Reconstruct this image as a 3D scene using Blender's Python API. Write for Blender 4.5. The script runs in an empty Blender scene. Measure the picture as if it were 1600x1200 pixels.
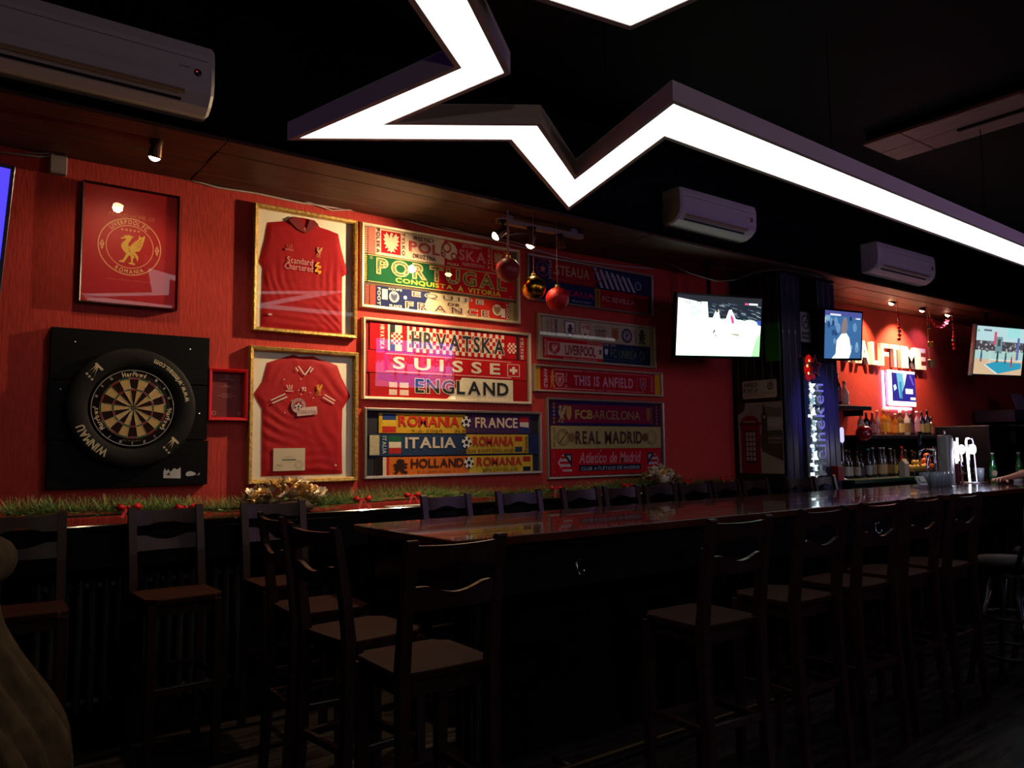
import bpy, bmesh, math, random
from mathutils import Vector, Matrix
random.seed(7)
PI = math.pi
S = bpy.context.scene
COL = S.collection

# ------------------------------------------------------------------ camera
EYE = 1.48                                    # eye height above the floor
FPX, YAW, PIT, ROL = 1222.0, math.radians(36.7), math.radians(4.74), math.radians(-.6)
_f = Vector((math.sin(YAW)*math.cos(PIT), math.cos(YAW)*math.cos(PIT), math.sin(PIT)))
_r = Vector((math.cos(YAW), -math.sin(YAW), 0)); _u = _r.cross(_f)
CR = math.cos(ROL)*_r + math.sin(ROL)*_u
CU = -math.sin(ROL)*_r + math.cos(ROL)*_u
cam = bpy.data.cameras.new('camera'); camo = bpy.data.objects.new('camera', cam); COL.objects.link(camo)
cam.sensor_width = 36; cam.lens = FPX/1600*36; cam.clip_start = .02
M = Matrix((CR, CU, -_f)).transposed().to_4x4(); M.translation = (0, 0, EYE)
camo.matrix_world = M
S.camera = camo
W = bpy.data.worlds.new('world'); S.world = W; W.use_nodes = True
W.node_tree.nodes['Background'].inputs[0].default_value = (.5, .45, .5, 1)
W.node_tree.nodes['Background'].inputs[1].default_value = .004
S.view_settings.view_transform = 'Standard'; S.view_settings.look = 'None'
S.view_settings.exposure = 0.0; S.view_settings.gamma = 1; S.view_settings.use_curve_mapping = False
STAR_E = 2.7          # ceiling star diffuser
SPOT_W = 24           # wall spot lamps
BARSPOT_W = 150        # bar spot lamps
FILL_W = 22           # added fill lamps behind the viewer, shaped as pendants

def ray(px, py):
    return CR*((px-800)/FPX) + CU*((600-py)/FPX) + _f
def wall(px, py, Y=4.85):                     # point of the plane at depth Y behind a measured photo point
    q = ray(px, py); q = q*(Y/q.y); return Vector((q.x, q.y, q.z+EYE))

# ------------------------------------------------------------------ materials
def lin(h):
    if isinstance(h, str):
        c = [int(h[i:i+2], 16)/255 for i in (0, 2, 4)]
        return tuple((x/12.92 if x <= .04045 else ((x+.055)/1.055)**2.4) for x in c)+(1,)
    return tuple(h)+(1,)
MATS = {}
def mat(name, color='808080', rough=.6, metal=0, emit=None, es=0, noise=0, nscale=8, stretch=(1,1,1), bump=0, spec=.5, trans=0, ior=1.45, coat=0, sheen=0, rvar=0):
    if name in MATS: return MATS[name]
    m = bpy.data.materials.new(name); m.use_nodes = True; nt = m.node_tree; b = nt.nodes['Principled BSDF']
    c = lin(color); b.inputs['Base Color'].default_value = c
    b.inputs['Roughness'].default_value = rough; b.inputs['Metallic'].default_value = metal
    b.inputs['Specular IOR Level'].default_value = spec; b.inputs['IOR'].default_value = ior
    b.inputs['Transmission Weight'].default_value = trans; b.inputs['Coat Weight'].default_value = coat
    b.inputs['Sheen Weight'].default_value = sheen
    if emit: b.inputs['Emission Color'].default_value = lin(emit); b.inputs['Emission Strength'].default_value = es
    if noise or bump or rvar:
        tc = nt.nodes.new('ShaderNodeTexCoord'); mp = nt.nodes.new('ShaderNodeMapping'); mp.inputs['Scale'].default_value = stretch
        n = nt.nodes.new('ShaderNodeTexNoise'); n.inputs['Scale'].default_value = nscale; n.inputs['Detail'].default_value = 6
        nt.links.new(tc.outputs['Object'], mp.inputs['Vector']); nt.links.new(mp.outputs[0], n.inputs['Vector'])
        if noise:
            r = nt.nodes.new('ShaderNodeMapRange'); r.inputs[1].default_value = .3; r.inputs[2].default_value = .7
            r.inputs[3].default_value = 1-noise; r.inputs[4].default_value = 1+noise
            vm = nt.nodes.new('ShaderNodeVectorMath'); vm.operation = 'SCALE'; vm.inputs[0].default_value = c[:3]
            nt.links.new(n.outputs[0], r.inputs[0]); nt.links.new(r.outputs[0], vm.inputs['Scale']); nt.links.new(vm.outputs[0], b.inputs['Base Color'])
        if rvar:
            r2 = nt.nodes.new('ShaderNodeMapRange'); r2.inputs[1].default_value = .3; r2.inputs[2].default_value = .7
            r2.inputs[3].default_value = max(.02, rough-rvar); r2.inputs[4].default_value = rough+rvar
            nt.links.new(n.outputs[0], r2.inputs[0]); nt.links.new(r2.outputs[0], b.inputs['Roughness'])
        if bump:
            bp = nt.nodes.new('ShaderNodeBump'); bp.inputs['Strength'].default_value = bump; bp.inputs['Distance'].default_value = .004
            nt.links.new(n.outputs[0], bp.inputs['Height']); nt.links.new(bp.outputs[0], b.inputs['Normal'])
    MATS[name] = m; return m
def cloth(h, g=1.0): return mat('cloth_'+h, h, .85, noise=.16, nscale=90, bump=.5, spec=.2)
def paint(h): return mat('ink_'+h, h, .55, spec=.3)
def glow(h, s): return mat('glow_%s_%.2f' % (h, s), '000000', .5, emit=h, es=s)
def glass_mat():
    m = bpy.data.materials.new('pane_glass'); m.use_nodes = True; nt = m.node_tree
    for n in list(nt.nodes): nt.nodes.remove(n)
    o = nt.nodes.new('ShaderNodeOutputMaterial'); mx = nt.nodes.new('ShaderNodeMixShader'); t = nt.nodes.new('ShaderNodeBsdfTransparent')
    g = nt.nodes.new('ShaderNodeBsdfGlossy'); g.inputs['Roughness'].default_value = .012
    f = nt.nodes.new('ShaderNodeFresnel'); ge = nt.nodes.new('ShaderNodeNewGeometry'); mr = nt.nodes.new('ShaderNodeMapRange')
    mr.inputs[3].default_value = 1.46; mr.inputs[4].default_value = 1/1.46; nt.links.new(ge.outputs['Backfacing'], mr.inputs[0]); nt.links.new(mr.outputs[0], f.inputs['IOR'])
    nt.links.new(f.outputs[0], mx.inputs[0]); nt.links.new(t.outputs[0], mx.inputs[1]); nt.links.new(g.outputs[0], mx.inputs[2]); nt.links.new(mx.outputs[0], o.inputs[0])
    return m
GLASS = glass_mat()
WALLRED = mat('red_wall_fabric', 'b63a30', .8, noise=.2, nscale=16, stretch=(5, 5, .8), bump=.6, spec=.25)
BLACK = mat('matt_black_paint', '0a0a0b', .7, noise=.3, nscale=6, spec=.1)
FLOOR = mat('dark_floor', '1d1714', .35, noise=.35, nscale=3, stretch=(1, 8, 1), rvar=.15)
WOODC = mat('dark_red_brown_chair_wood', '24100c', .36, noise=.35, nscale=7, stretch=(6, 6, 1.5), bump=.15, spec=.4)
WOODS = mat('chair_seat_wood', '280f07', .8, noise=.35, nscale=6, stretch=(2, 9, 1), bump=.12, spec=.1)
TABLEW = mat('lacquered_table_wood', '3a150d', .2, noise=.3, nscale=5, stretch=(.8, 9, 1), bump=.06, coat=.7, rvar=.05)
SOFFITW = mat('soffit_plank_wood', '4a2a1c', .55, noise=.45, nscale=5, stretch=(.6, 7, 7), bump=.3)
PILLARW = mat('dark_plank_paint', '36344a', .32, noise=.3, nscale=8, stretch=(8, 8, .6), bump=.4, coat=.3)
BLKWOOD = mat('black_lacquer_wood', '0b0908', .25, noise=.3, nscale=6, stretch=(1, 6, 6), bump=.1, coat=.3)
STEEL = mat('brushed_steel', 'b0b0b4', .3, 1)
CHROME = mat('polished_chrome', 'd8d8dc', .1, 1)
DMETAL = mat('dark_metal', '26262a', .4, .8)
GOLD = mat('gilded_moulding', 'b8934a', .42, .55, noise=.45, nscale=60, bump=.8)
SILV = mat('silver_grey_moulding', 'a09488', .35, .5, noise=.08, nscale=40)
WPLAS = mat('off_white_plastic', 'cfc6bc', .45, noise=.04, nscale=3)
GREYPL = mat('grey_plastic', '77757a', .5)

# ------------------------------------------------------------------ mesh helpers
class MB:
    """collects shapes with material slots and links them as ONE mesh object"""
    def __init__(s): s.v = []; s.f = []; s.m = []; s.mats = []; s.smooth = []
    def mi(s, m):
        if m not in s.mats: s.mats.append(m)
        return s.mats.index(m)
    def add(s, vs, fs, m, smooth=False):
        o = len(s.v); k = s.mi(m); s.v += [tuple(v) for v in vs]
        for f in fs: s.f.append(tuple(i+o for i in f)); s.m.append(k); s.smooth.append(smooth)
        return s
    def box(s, c, d, m, rot=None, taper=None, bev=0):
        x, y, z = d[0]/2, d[1]/2, d[2]/2
        if bev:
            b = min(bev, x*.9, y*.9, z*.9); vs = []
            for sx in (-1, 1):
                for sy in (-1, 1):
                    for sz in (-1, 1):
                        vs += [(sx*x, sy*(y-b), sz*(z-b)), (sx*(x-b), sy*y, sz*(z-b)), (sx*(x-b), sy*(y-b), sz*z)]
            def I(sx, sy, sz, k): return ((sx > 0)*4+(sy > 0)*2+(sz > 0))*3+k
            fs = []
            for sg in (-1, 1):
                fs += [[I(sg, -1, -1, 0), I(sg, 1, -1, 0), I(sg, 1, 1, 0), I(sg, -1, 1, 0)][::sg],
                       [I(-1, sg, -1, 1), I(-1, sg, 1, 1), I(1, sg, 1, 1), I(1, sg, -1, 1)][::sg],
                       [I(-1, -1, sg, 2), I(1, -1, sg, 2), I(1, 1, sg, 2), I(-1, 1, sg, 2)][::sg]]
            for a in (-1, 1):
                for bb in (-1, 1):
                    fs += [[I(a, bb, -1, 0), I(a, bb, 1, 0), I(a, bb, 1, 1), I(a, bb, -1, 1)], [I(a, -1, bb, 0), I(a, 1, bb, 0), I(a, 1, bb, 2), I(a, -1, bb, 2)],
                           [I(-1, a, bb, 1), I(1, a, bb, 1), I(1, a, bb, 2), I(-1, a, bb, 2)]]
            for a in (-1, 1):
                for bb in (-1, 1):
                    for cc in (-1, 1): fs.append([I(a, bb, cc, 0), I(a, bb, cc, 1), I(a, bb, cc, 2)])
        else:
            vs = [(a*x, b*y, c2*z) for a in (-1, 1) for b in (-1, 1) for c2 in (-1, 1)]
            fs = [(0, 1, 3, 2), (4, 6, 7, 5), (0, 4, 5, 1), (2, 3, 7, 6), (0, 2, 6, 4), (1, 5, 7, 3)]
        if taper: vs = [(v[0]*(taper if v[2] < 0 else 1), v[1]*(taper if v[2] < 0 else 1), v[2]) for v in vs]
        vs = [Vector(v) for v in vs]
        if rot is not None: vs = [rot @ v for v in vs]
        return s.add([v+Vector(c) for v in vs], fs, m)
    def tube(s, pts, r, m, n=8, caps=True):
        pts = [Vector(p) for p in pts]; rs = r if isinstance(r, (list, tuple)) else [r]*len(pts); vs = []; prev = None
        for i, p in enumerate(pts):
            t = (pts[min(i+1, len(pts)-1)]-pts[max(i-1, 0)]).normalized()
            if prev is None: a = t.orthogonal().normalized()
            else: a = (prev-t*prev.dot(t)).normalized()
            prev = a; b = t.cross(a)
            for k in range(n):
                an = 2*PI*k/n; vs.append(p+(a*math.cos(an)+b*math.sin(an))*rs[i])
        fs = [(i*n+k, i*n+(k+1) % n, (i+1)*n+(k+1) % n, (i+1)*n+k) for i in range(len(pts)-1) for k in range(n)]
        if caps: fs += [tuple(range(n))[::-1], tuple(range((len(pts)-1)*n, len(pts)*n))]
        return s.add(vs, fs, m, True)
    def lathe(s, prof, m, n=20, c=(0, 0, 0), axis='z', arc=2*PI):
        vs = []; full = abs(arc-2*PI) < 1e-6; nn = n if full else n+1
        for r, z in prof:
            for k in range(nn):
                a = arc*k/n; x, y = r*math.cos(a), r*math.sin(a)
                v = (x, y, z) if axis == 'z' else ((x, -z, y) if axis == 'y' else (z, x, y)); vs.append((v[0]+c[0], v[1]+c[1], v[2]+c[2]))
        fs = [(i*nn+k, i*nn+(k+1) % nn, (i+1)*nn+(k+1) % nn, (i+1)*nn+k) for i in range(len(prof)-1) for k in range(n)]
        return s.add(vs, fs, m, True)
    def poly(s, pts, z, m, th=0):
        """flat polygon in local xy at height z, optional thickness going down"""
        a = sum(pts[i][0]*pts[(i+1) % len(pts)][1]-pts[(i+1) % len(pts)][0]*pts[i][1] for i in range(len(pts)))
        if a < 0: pts = pts[::-1]
        n = len(pts); vs = [(p[0], p[1], z) for p in pts]
        from mathutils.geometry import tessellate_polygon
        tr = [tuple(t) for t in tessellate_polygon([[Vector((p[0], p[1], 0)) for p in pts]])]
        out = []
        for t in tr:
            A, B, C_ = (Vector(pts[i]) for i in t)
            out.append(t if (B-A).cross(C_-A) > 0 else t[::-1])
        s.add(vs, out, m)
        if th:
            vs2 = vs+[(p[0], p[1], z-th) for p in pts]
            s.add(vs2, [(i, i+n, (i+1) % n+n, (i+1) % n) for i in range(n)], m)
        return s
    def rect(s, x0, y0, x1, y1, z, m, th=0): return s.poly([(x0, y0), (x1, y0), (x1, y1), (x0, y1)], z, m, th)
    def disc(s, cx, cy, r, z, m, n=24, r2=None, sx=1, a0=0, a1=2*PI):
        """disc or ring sector"""
        if r2 is None: return s.poly([(cx+sx*r*math.cos(2*PI*k/n), cy+r*math.sin(2*PI*k/n)) for k in range(n)], z, m)
        vs = []; 
        for k in range(n+1):
            a = a0+(a1-a0)*k/n
            vs += [(cx+sx*r*math.cos(a), cy+r*math.sin(a), z), (cx+sx*r2*math.cos(a), cy+r2*math.sin(a), z)]
        return s.add(vs, [(2*k, 2*k+2, 2*k+3, 2*k+1) for k in range(n)], m)
    def build(s, name, parent=None, loc=None):
        me = bpy.data.meshes.new(name); me.from_pydata(s.v, [], s.f)
        for m in s.mats: me.materials.append(m)
        me.polygons.foreach_set('material_index', s.m); me.polygons.foreach_set('use_smooth', s.smooth); me.update()
        o = bpy.data.objects.new(name, me); COL.objects.link(o)
        if parent: o.parent = parent
        if loc: o.location = loc
        return o
def tag(o, label=None, cat=None, group=None, kind=None):
    if label: o['label'] = label
    if cat: o['category'] = cat
    if group: o['group'] = group
    if kind: o['kind'] = kind
    return o
def thing(name, label, cat, loc=(0, 0, 0), rot=(0, 0, 0), group=None):
    o = bpy.data.objects.new(name, None); COL.objects.link(o); o.location = loc; o.rotation_euler = rot
    o.empty_display_size = .1
    return tag(o, label, cat, group)
def struct(name, mb): return tag(mb.build(name), kind='structure')
def copy_tree(o, label=None, group=None):
    c = o.copy(); COL.objects.link(c)
    if label: c['label'] = label
    if group: c['group'] = group
    for ch in list(o.children):
        d = ch.copy(); COL.objects.link(d); d.parent = c
        for g in list(ch.children):
            e = g.copy(); COL.objects.link(e); e.parent = d
    return c
FACE = (PI/2, 0, 0)                            # local x = right along the wall, y = up, z = out of the wall

# ------------------------------------------------------------------ lettering from the built-in font
GL = {}
CH = "ABCDEFGHIJKLMNOPQRSTUVWXYZabcdefghijklmnopqrstuvwxyz0123456789.-&'éÉŚÀ"
def make_glyphs():
    tmp = []
    for w, off in (('r', 0.0), ('b', .028), ('x', .06)):
        for ch in CH:
            cu = bpy.data.curves.new('g', 'FONT'); cu.body = ch; cu.size = 1; cu.offset = off; cu.resolution_u = 3
            ob = bpy.data.objects.new('g', cu); COL.objects.link(ob); tmp.append((w, ch, ob, cu))
    dg = bpy.context.evaluated_depsgraph_get()
    for w, ch, ob, cu in tmp:
        me = bpy.data.meshes.new_from_object(ob.evaluated_get(dg))
        vs = [(v.co.x, v.co.y) for v in me.vertices]; fs = [tuple(p.vertices) for p in me.polygons]
        good = []
        for f in fs:
            a = sum(vs[f[i]][0]*vs[f[(i+1) % len(f)]][1]-vs[f[(i+1) % len(f)]][0]*vs[f[i]][1] for i in range(len(f)))
            good.append(f if a > 0 else f[::-1])
        GL[(w, ch)] = (vs, good); bpy.data.meshes.remove(me)
    for w, ch, ob, cu in tmp: bpy.data.objects.remove(ob); bpy.data.curves.remove(cu)
make_glyphs()
def layout(t, w='b', gap=.09):
    x = 0; out = []
    for ch in t:
        if ch == ' ' or (w, ch) not in GL: x += .34; continue
        vs, fs = GL[(w, ch)]
        x0 = min(v[0] for v in vs); x1 = max(v[0] for v in vs)
        out.append(([(v[0]-x0+x, v[1]) for v in vs], fs)); x += x1-x0+gap
    return out
def text(mb, t, x0, y0, x1, y1, z, m, w='b', rot=0, shear=0, gap=.09, arch=0, th=0):
    """fit a string into the box x0..x1, y0..y1 (local, y up); rot in quarter turns ccw"""
    gl = layout(t, w, gap)
    allv = [v for g in gl for v in g[0]]
    if shear: gl = [([(v[0]+v[1]*shear, v[1]) for v in g[0]], g[1]) for g in gl]
    rf = {0: lambda v: v, 1: lambda v: (-v[1], v[0]), 2: lambda v: (-v[0], -v[1]), 3: lambda v: (v[1], -v[0])}[rot % 4]
    gl = [([rf(v) for v in g[0]], g[1]) for g in gl]; allv = [v for g in gl for v in g[0]]
    if not allv: return
    ax, bx = min(v[0] for v in allv), max(v[0] for v in allv); ay, by = min(v[1] for v in allv), max(v[1] for v in allv)
    sx = (x1-x0)/max(1e-6, bx-ax); sy = (y1-y0)/max(1e-6, by-ay)
    for vs, fs in gl:
        P = [(x0+(v[0]-ax)*sx, y0+(v[1]-ay)*sy) for v in vs]
        if arch: P = [(p[0], p[1]+arch*(1-((p[0]-(x0+x1)/2)/((x1-x0)/2))**2)) for p in P]
        mb.add([(p[0], p[1], z) for p in P], fs, m)
        if th:
            n = len(P); ed = {}
            for f in fs:
                for i in range(len(f)): ed[(f[i], f[(i+1) % len(f)])] = 1
            bd = [e for e in ed if (e[1], e[0]) not in ed]
            mb.add([(p[0], p[1], z) for p in P]+[(p[0], p[1], z-th) for p in P], [(a, a+n, b+n, b) for a, b in bd], m)
def text2(mb, t, x0, y0, x1, y1, z, mo, mi, wo='x', wi='r', gap=.2, dots=None, rr=None):
    """outlined letters: a heavy glyph with the same glyph, lighter, on top"""
    x = 0; L = []
    for ch in t:
        if ch == ' ': x += .34; continue
        vs, fs = GL[(wo, ch)]; a = min(v[0] for v in vs); b = max(v[0] for v in vs); L.append((ch, x-a)); x += b-a+gap-.09
    W_ = x-(gap-.09); ys = [v[1] for ch, _ in L for v in GL[(wo, ch)][0]]; ya, yb = min(ys), max(ys); sx = (x1-x0)/W_; sy = (y1-y0)/(yb-ya)
    for ch, ox in L:
        for w, dz, m in ((wo, 0, mo), (wi, .0003, mi)):
            vs, fs = GL[(w, ch)]; mb.add([(x0+(v[0]+ox)*sx, y0+(v[1]-ya)*sy, z+dz) for v in vs], fs, m)
        if dots:
            vs, fs = GL[(wi, ch)]; P = [Vector((x0+(v[0]+ox)*sx, y0+(v[1]-ya)*sy)) for v in vs]
            for k in range(30):
                f = rr.choice(fs); a, b = rr.random(), rr.random(); a, b = (a, b) if a+b < 1 else (1-a, 1-b); p = P[f[0]]+(P[f[1]]-P[f[0]])*a+(P[f[2]]-P[f[0]])*b; mb.disc(p.x, p.y, .0032+.0016*rr.random(), z+.0006+.00001*k, rr.choice(dots), 6)
def arctext(mb, t, cx, cy, r, size, a_mid, z, m, w='b', inward=False, sp=1.0, sxx=.8):
    """letters on a circle; a_mid = clock angle (deg) of the middle; inward: tops to the centre, running anticlockwise"""
    gl = layout(t, w, .1); allv = [v for g in gl for v in g[0]]; tot = max(v[0] for v in allv); d = -1 if inward else 1
    for vs, fs in gl:
        mx = (min(v[0] for v in vs)+max(v[0] for v in vs))/2; a = math.radians(a_mid)+d*(mx-tot/2)*size*sxx*sp/r
        th = -a+(PI if inward else 0); px_, py_ = cx+r*math.sin(a), cy+r*math.cos(a); c, s_ = math.cos(th), math.sin(th)
        P = []
        for v in vs:
            x, y = (v[0]-mx)*size*sxx, (v[1]-.35)*size
            P.append((px_+x*c-y*s_, py_+x*s_+y*c, z))
        mb.add(P, fs, m)
def starpts(cx, cy, R, n=5, q=.4, rot=0, sx=1):
    return [(cx+sx*(R if k % 2 == 0 else R*q)*math.sin(PI*k/n+rot), cy+(R if k % 2 == 0 else R*q)*math.cos(PI*k/n+rot)) for k in range(2*n)]

# bird, lion, eagle outlines in a 0..1 box (y up)
BIRD = [(.13,.86),(.2,.9),(.16,.94),(.26,.93),(.36,.955),(.45,.93),(.56,.9),(.47,.87),(.44,.80),(.36,.7),(.34,.62),(.40,.57),(.48,.66),(.58,.76),(.7,.86),(.78,1.0),(.79,.93),(.84,.92),(.99,1.0),(.97,.88),(.93,.78),(.9,.68),(.86,.6),(.82,.52),(.78,.47),(.66,.44),(.6,.41),(.68,.36),(.74,.28),(.74,.18),(.7,.12),(.68,.2),(.62,.28),(.58,.3),(.6,.22),(.54,.22),(.53,.08),(.64,.04),(.6,.0),(.4,.02),(.36,.05),(.47,.08),(.46,.2),(.44,.3),(.37,.28),(.28,.16),(.22,.08),(.2,.04),(.0,.06),(.02,.1),(.14,.12),(.22,.24),(.28,.34),(.2,.4),(.1,.5),(.07,.6),(.12,.69),(.22,.76),(.26,.82),(.2,.83),(.1,.8),(.03,.83)]
LION = [(.1,.1),(.3,.15),(.25,.3),(.15,.4),(.3,.5),(.1,.6),(.2,.7),(.4,.66),(.3,.85),(.45,1),(.7,.95),(.8,.8),(.65,.72),(.95,.7),(.98,.6),(.7,.56),(.95,.45),(.9,.35),(.65,.42),(.8,.2),(.98,.15),(.9,.02),(.6,.08),(.5,.3),(.4,.1),(.3,.0)]
EAGLE = [(.5,.02),(.4,.12),(.25,.05),(.35,.25),(.12,.2),(.22,.36),(.02,.4),(.15,.5),(.0,.62),(.12,.66),(.02,.85),(.15,.83),(.2,.97),(.36,.8),(.4,.7),(.42,.85),(.5,.98),(.62,.92),(.56,.84),(.6,.7),(.64,.8),(.8,.97),(.85,.83),(.98,.85),(.88,.66),(1,.62),(.85,.5),(.98,.4),(.78,.36),(.88,.2),(.65,.25),(.75,.05),(.6,.12)]
def emblem(mb, shape, x0, y0, x1, y1, z, m): mb.poly([(x0+p[0]*(x1-x0), y0+p[1]*(y1-y0)) for p in shape], z, m)
def shield(mb, x0, y0, x1, y1, z, m):
    mb.poly([(x0+a*(x1-x0), y0+b*(y1-y0)) for a, b in ((0, 1), (1, 1), (1, .45), (.88, .22), (.5, 0), (.12, .22), (0, .45))], z, m)
def football(mb, cx, cy, r, z, sx=1):
    mb.disc(cx, cy, r, z, paint('e8e2d4'), 20, sx=sx); k = paint('15130f')
    mb.poly(starpts(cx, cy, r*.42, 5, .81, sx=sx), z+.0006, k)
    for i in range(5):
        a = 2*PI*i/5+PI/5
        mb.poly(starpts(cx+sx*r*.82*math.sin(a), cy+r*.82*math.cos(a), r*.27, 5, .81, a, sx), z+.0006, k)

# ------------------------------------------------------------------ the room
FZ = 0.0; SOF = 3.11; CEIL = 3.85; WY = 4.85; FAS = 4.1
def slab(name, x0, y0, z0, x1, y1, z1, m):
    return struct(name, MB().box(((x0+x1)/2, (y0+y1)/2, (z0+z1)/2), (x1-x0, y1-y0, z1-z0), m))
slab('floor', -2.2, -2.7, -.1, 14.2, 5.05, 0, FLOOR)
slab('wall_back', -2.2, WY, 0, 14.2, WY+.2, CEIL, WALLRED)
slab('wall_left', -2.2, -2.7, 0, -2.0, WY, CEIL, BLACK)
slab('wall_right', 14.0, -2.7, 0, 14.2, WY, CEIL, BLACK)
slab('wall_front', -2.0, -2.7, 0, 14.0, -2.5, CEIL, BLACK)
slab('ceiling', -2.2, -2.7, CEIL, 14.2, WY+.2, CEIL+.1, BLACK)
slab('trim_1', -2.0, FAS, SOF+.025, 14.0, FAS+.05, CEIL, BLACK)             # dark fascia above the soffit
sof = struct('ceiling_soffit', MB().box((6.0, (FAS+WY)/2, SOF+.035), (16.0, WY-FAS, .02), BLKWOOD))
for j in range(4):                                                          # long planks of the soffit
    for k in range(5):
        w = (WY-FAS)/4
        MB().box((-2+3.2*k+1.6, FAS+w*(j+.5), SOF+.0125+.002*((j+k) % 2)), (3.194, w-.006, .022), SOFFITW, bev=.003).build('plank', sof)

# ceiling star: bent box channel with a lit diffuser underneath
def star_light():
    Z = EYE+1.4
    A = [(.2, 1.28), (1.52, 2.33), (1.28, 3.30), (2.07, 2.76), (2.94, 3.37), (2.61, 2.33), (8.6, 2.50)]
    B = [(.42, 1.21), (1.67, 2.27), (1.52, 2.95), (2.07, 2.575), (2.66, 3.0), (2.39, 2.08), (8.6, 2.30)]
    V1 = [(1.05, 1.86), (1.82, 1.76), (2.08, .35)]
    V2 = [(1.13, 1.58), (1.55, 1.52), (1.80, .35)]
    root = thing('star_ceiling_light', 'huge zigzag star-outline ceiling light with glowing white diffuser and grey metal rim', 'ceiling light', (2.9, 2.3, Z))
    for A_, B_ in ((A, B), (V1, V2)):
        n = len(A_); c = Vector((2.9, 2.3))
        A2 = [Vector(p)-c for p in A_]; B2 = [Vector(p)-c for p in B_]
        loop = A2+B2[::-1]; area = sum(loop[i].x*loop[(i+1) % len(loop)].y-loop[(i+1) % len(loop)].x*loop[i].y for i in range(len(loop)))
        if area < 0: loop = loop[::-1]
        N = len(loop); out = []
        for i in range(N):                                                  # rim offset outwards by 2.4 cm
            p, q, r = loop[i-1], loop[i], loop[(i+1) % N]
            d1 = (q-p).normalized(); d2 = (r-q).normalized(); n1 = Vector((d1.y, -d1.x)); n2 = Vector((d2.y, -d2.x))
            m_ = (n1+n2); m_ = m_/max(.22, m_.length_squared)*2*.022; out.append(q+m_)
        dm = MB(); 
        for i in range(n-1):
            a, b, c2, d = A2[i], A2[i+1], B2[i+1], B2[i]
            q4 = [(p.x, p.y, .004) for p in (a, b, c2, d)]
            ar = (b-a).cross(d-a)
            f = (0, 1, 2, 3) if ar < 0 else (3, 2, 1, 0)
            dm.add(q4, [f], glow('ffffff', STAR_E))
        dm.build('diffuser', root)
        rm = MB(); rim = mat('star_rim_metal', 'c8b8b0', .5)
        for i in range(N):
            j = (i+1) % N; a, b, c2, d = loop[i], loop[j], out[j], out[i]
            rm.add([(a.x, a.y, 0), (b.x, b.y, 0), (c2.x, c2.y, 0), (d.x, d.y, 0), (a.x, a.y, .012), (b.x, b.y, .012), (c2.x, c2.y, .085), (d.x, d.y, .085)],
                   [(0, 3, 2, 1), (0, 1, 5, 4), (3, 7, 6, 2)], rim)
        rm.build('rim', root)
        bk = MB(); bk.poly([(p.x, p.y) for p in out], .086, BLACK); bk.build('back_cover', root)
    hg = [(-2.2, -.4), (-.75, .2), (.0, .7), (1.2, .1), (3.2, .1), (5.2, .15), (-1.2, -.6)]
    for x, y in hg: MB().tube([(x, y, .08), (x, y, CEIL-Z)], .003, BLACK, 6).build('suspension_wire', root)
star_light()

# wood-clad ceiling beam with a slot
tc = thing('ceiling_plank_panel', 'reddish wooden plank panel hanging level under the black ceiling at upper right', 'ceiling panel', (5.95, 2.6, EYE+2.3))
for k, (y0, y1) in enumerate(((.18, .47), (-.62, .174), (-1.5, -.626))):
    for j in range(2): MB().box((-.135+.27*j, (y0+y1)/2, .012), (.266, y1-y0, .024), mat('panel_wood', '8a5c50', .5, noise=.4, nscale=6, stretch=(9, .7, 1)), bev=.003).build('plank', tc)
MB().box((.02, -.35, -.006), (.035, .5, .012), BLACK).build('slot', tc)
MB().box((0, -.5, .05), (.5, 1.9, .05), BLACK).build('backing_board', tc)
for x, y in ((-.2, .4), (.2, .4), (-.2, -1.3), (.2, -1.3)): MB().tube([(x, y, .07), (x, y, CEIL-EYE-2.3)], .006, BLACK, 6).build('hanger_rod', tc)

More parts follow.
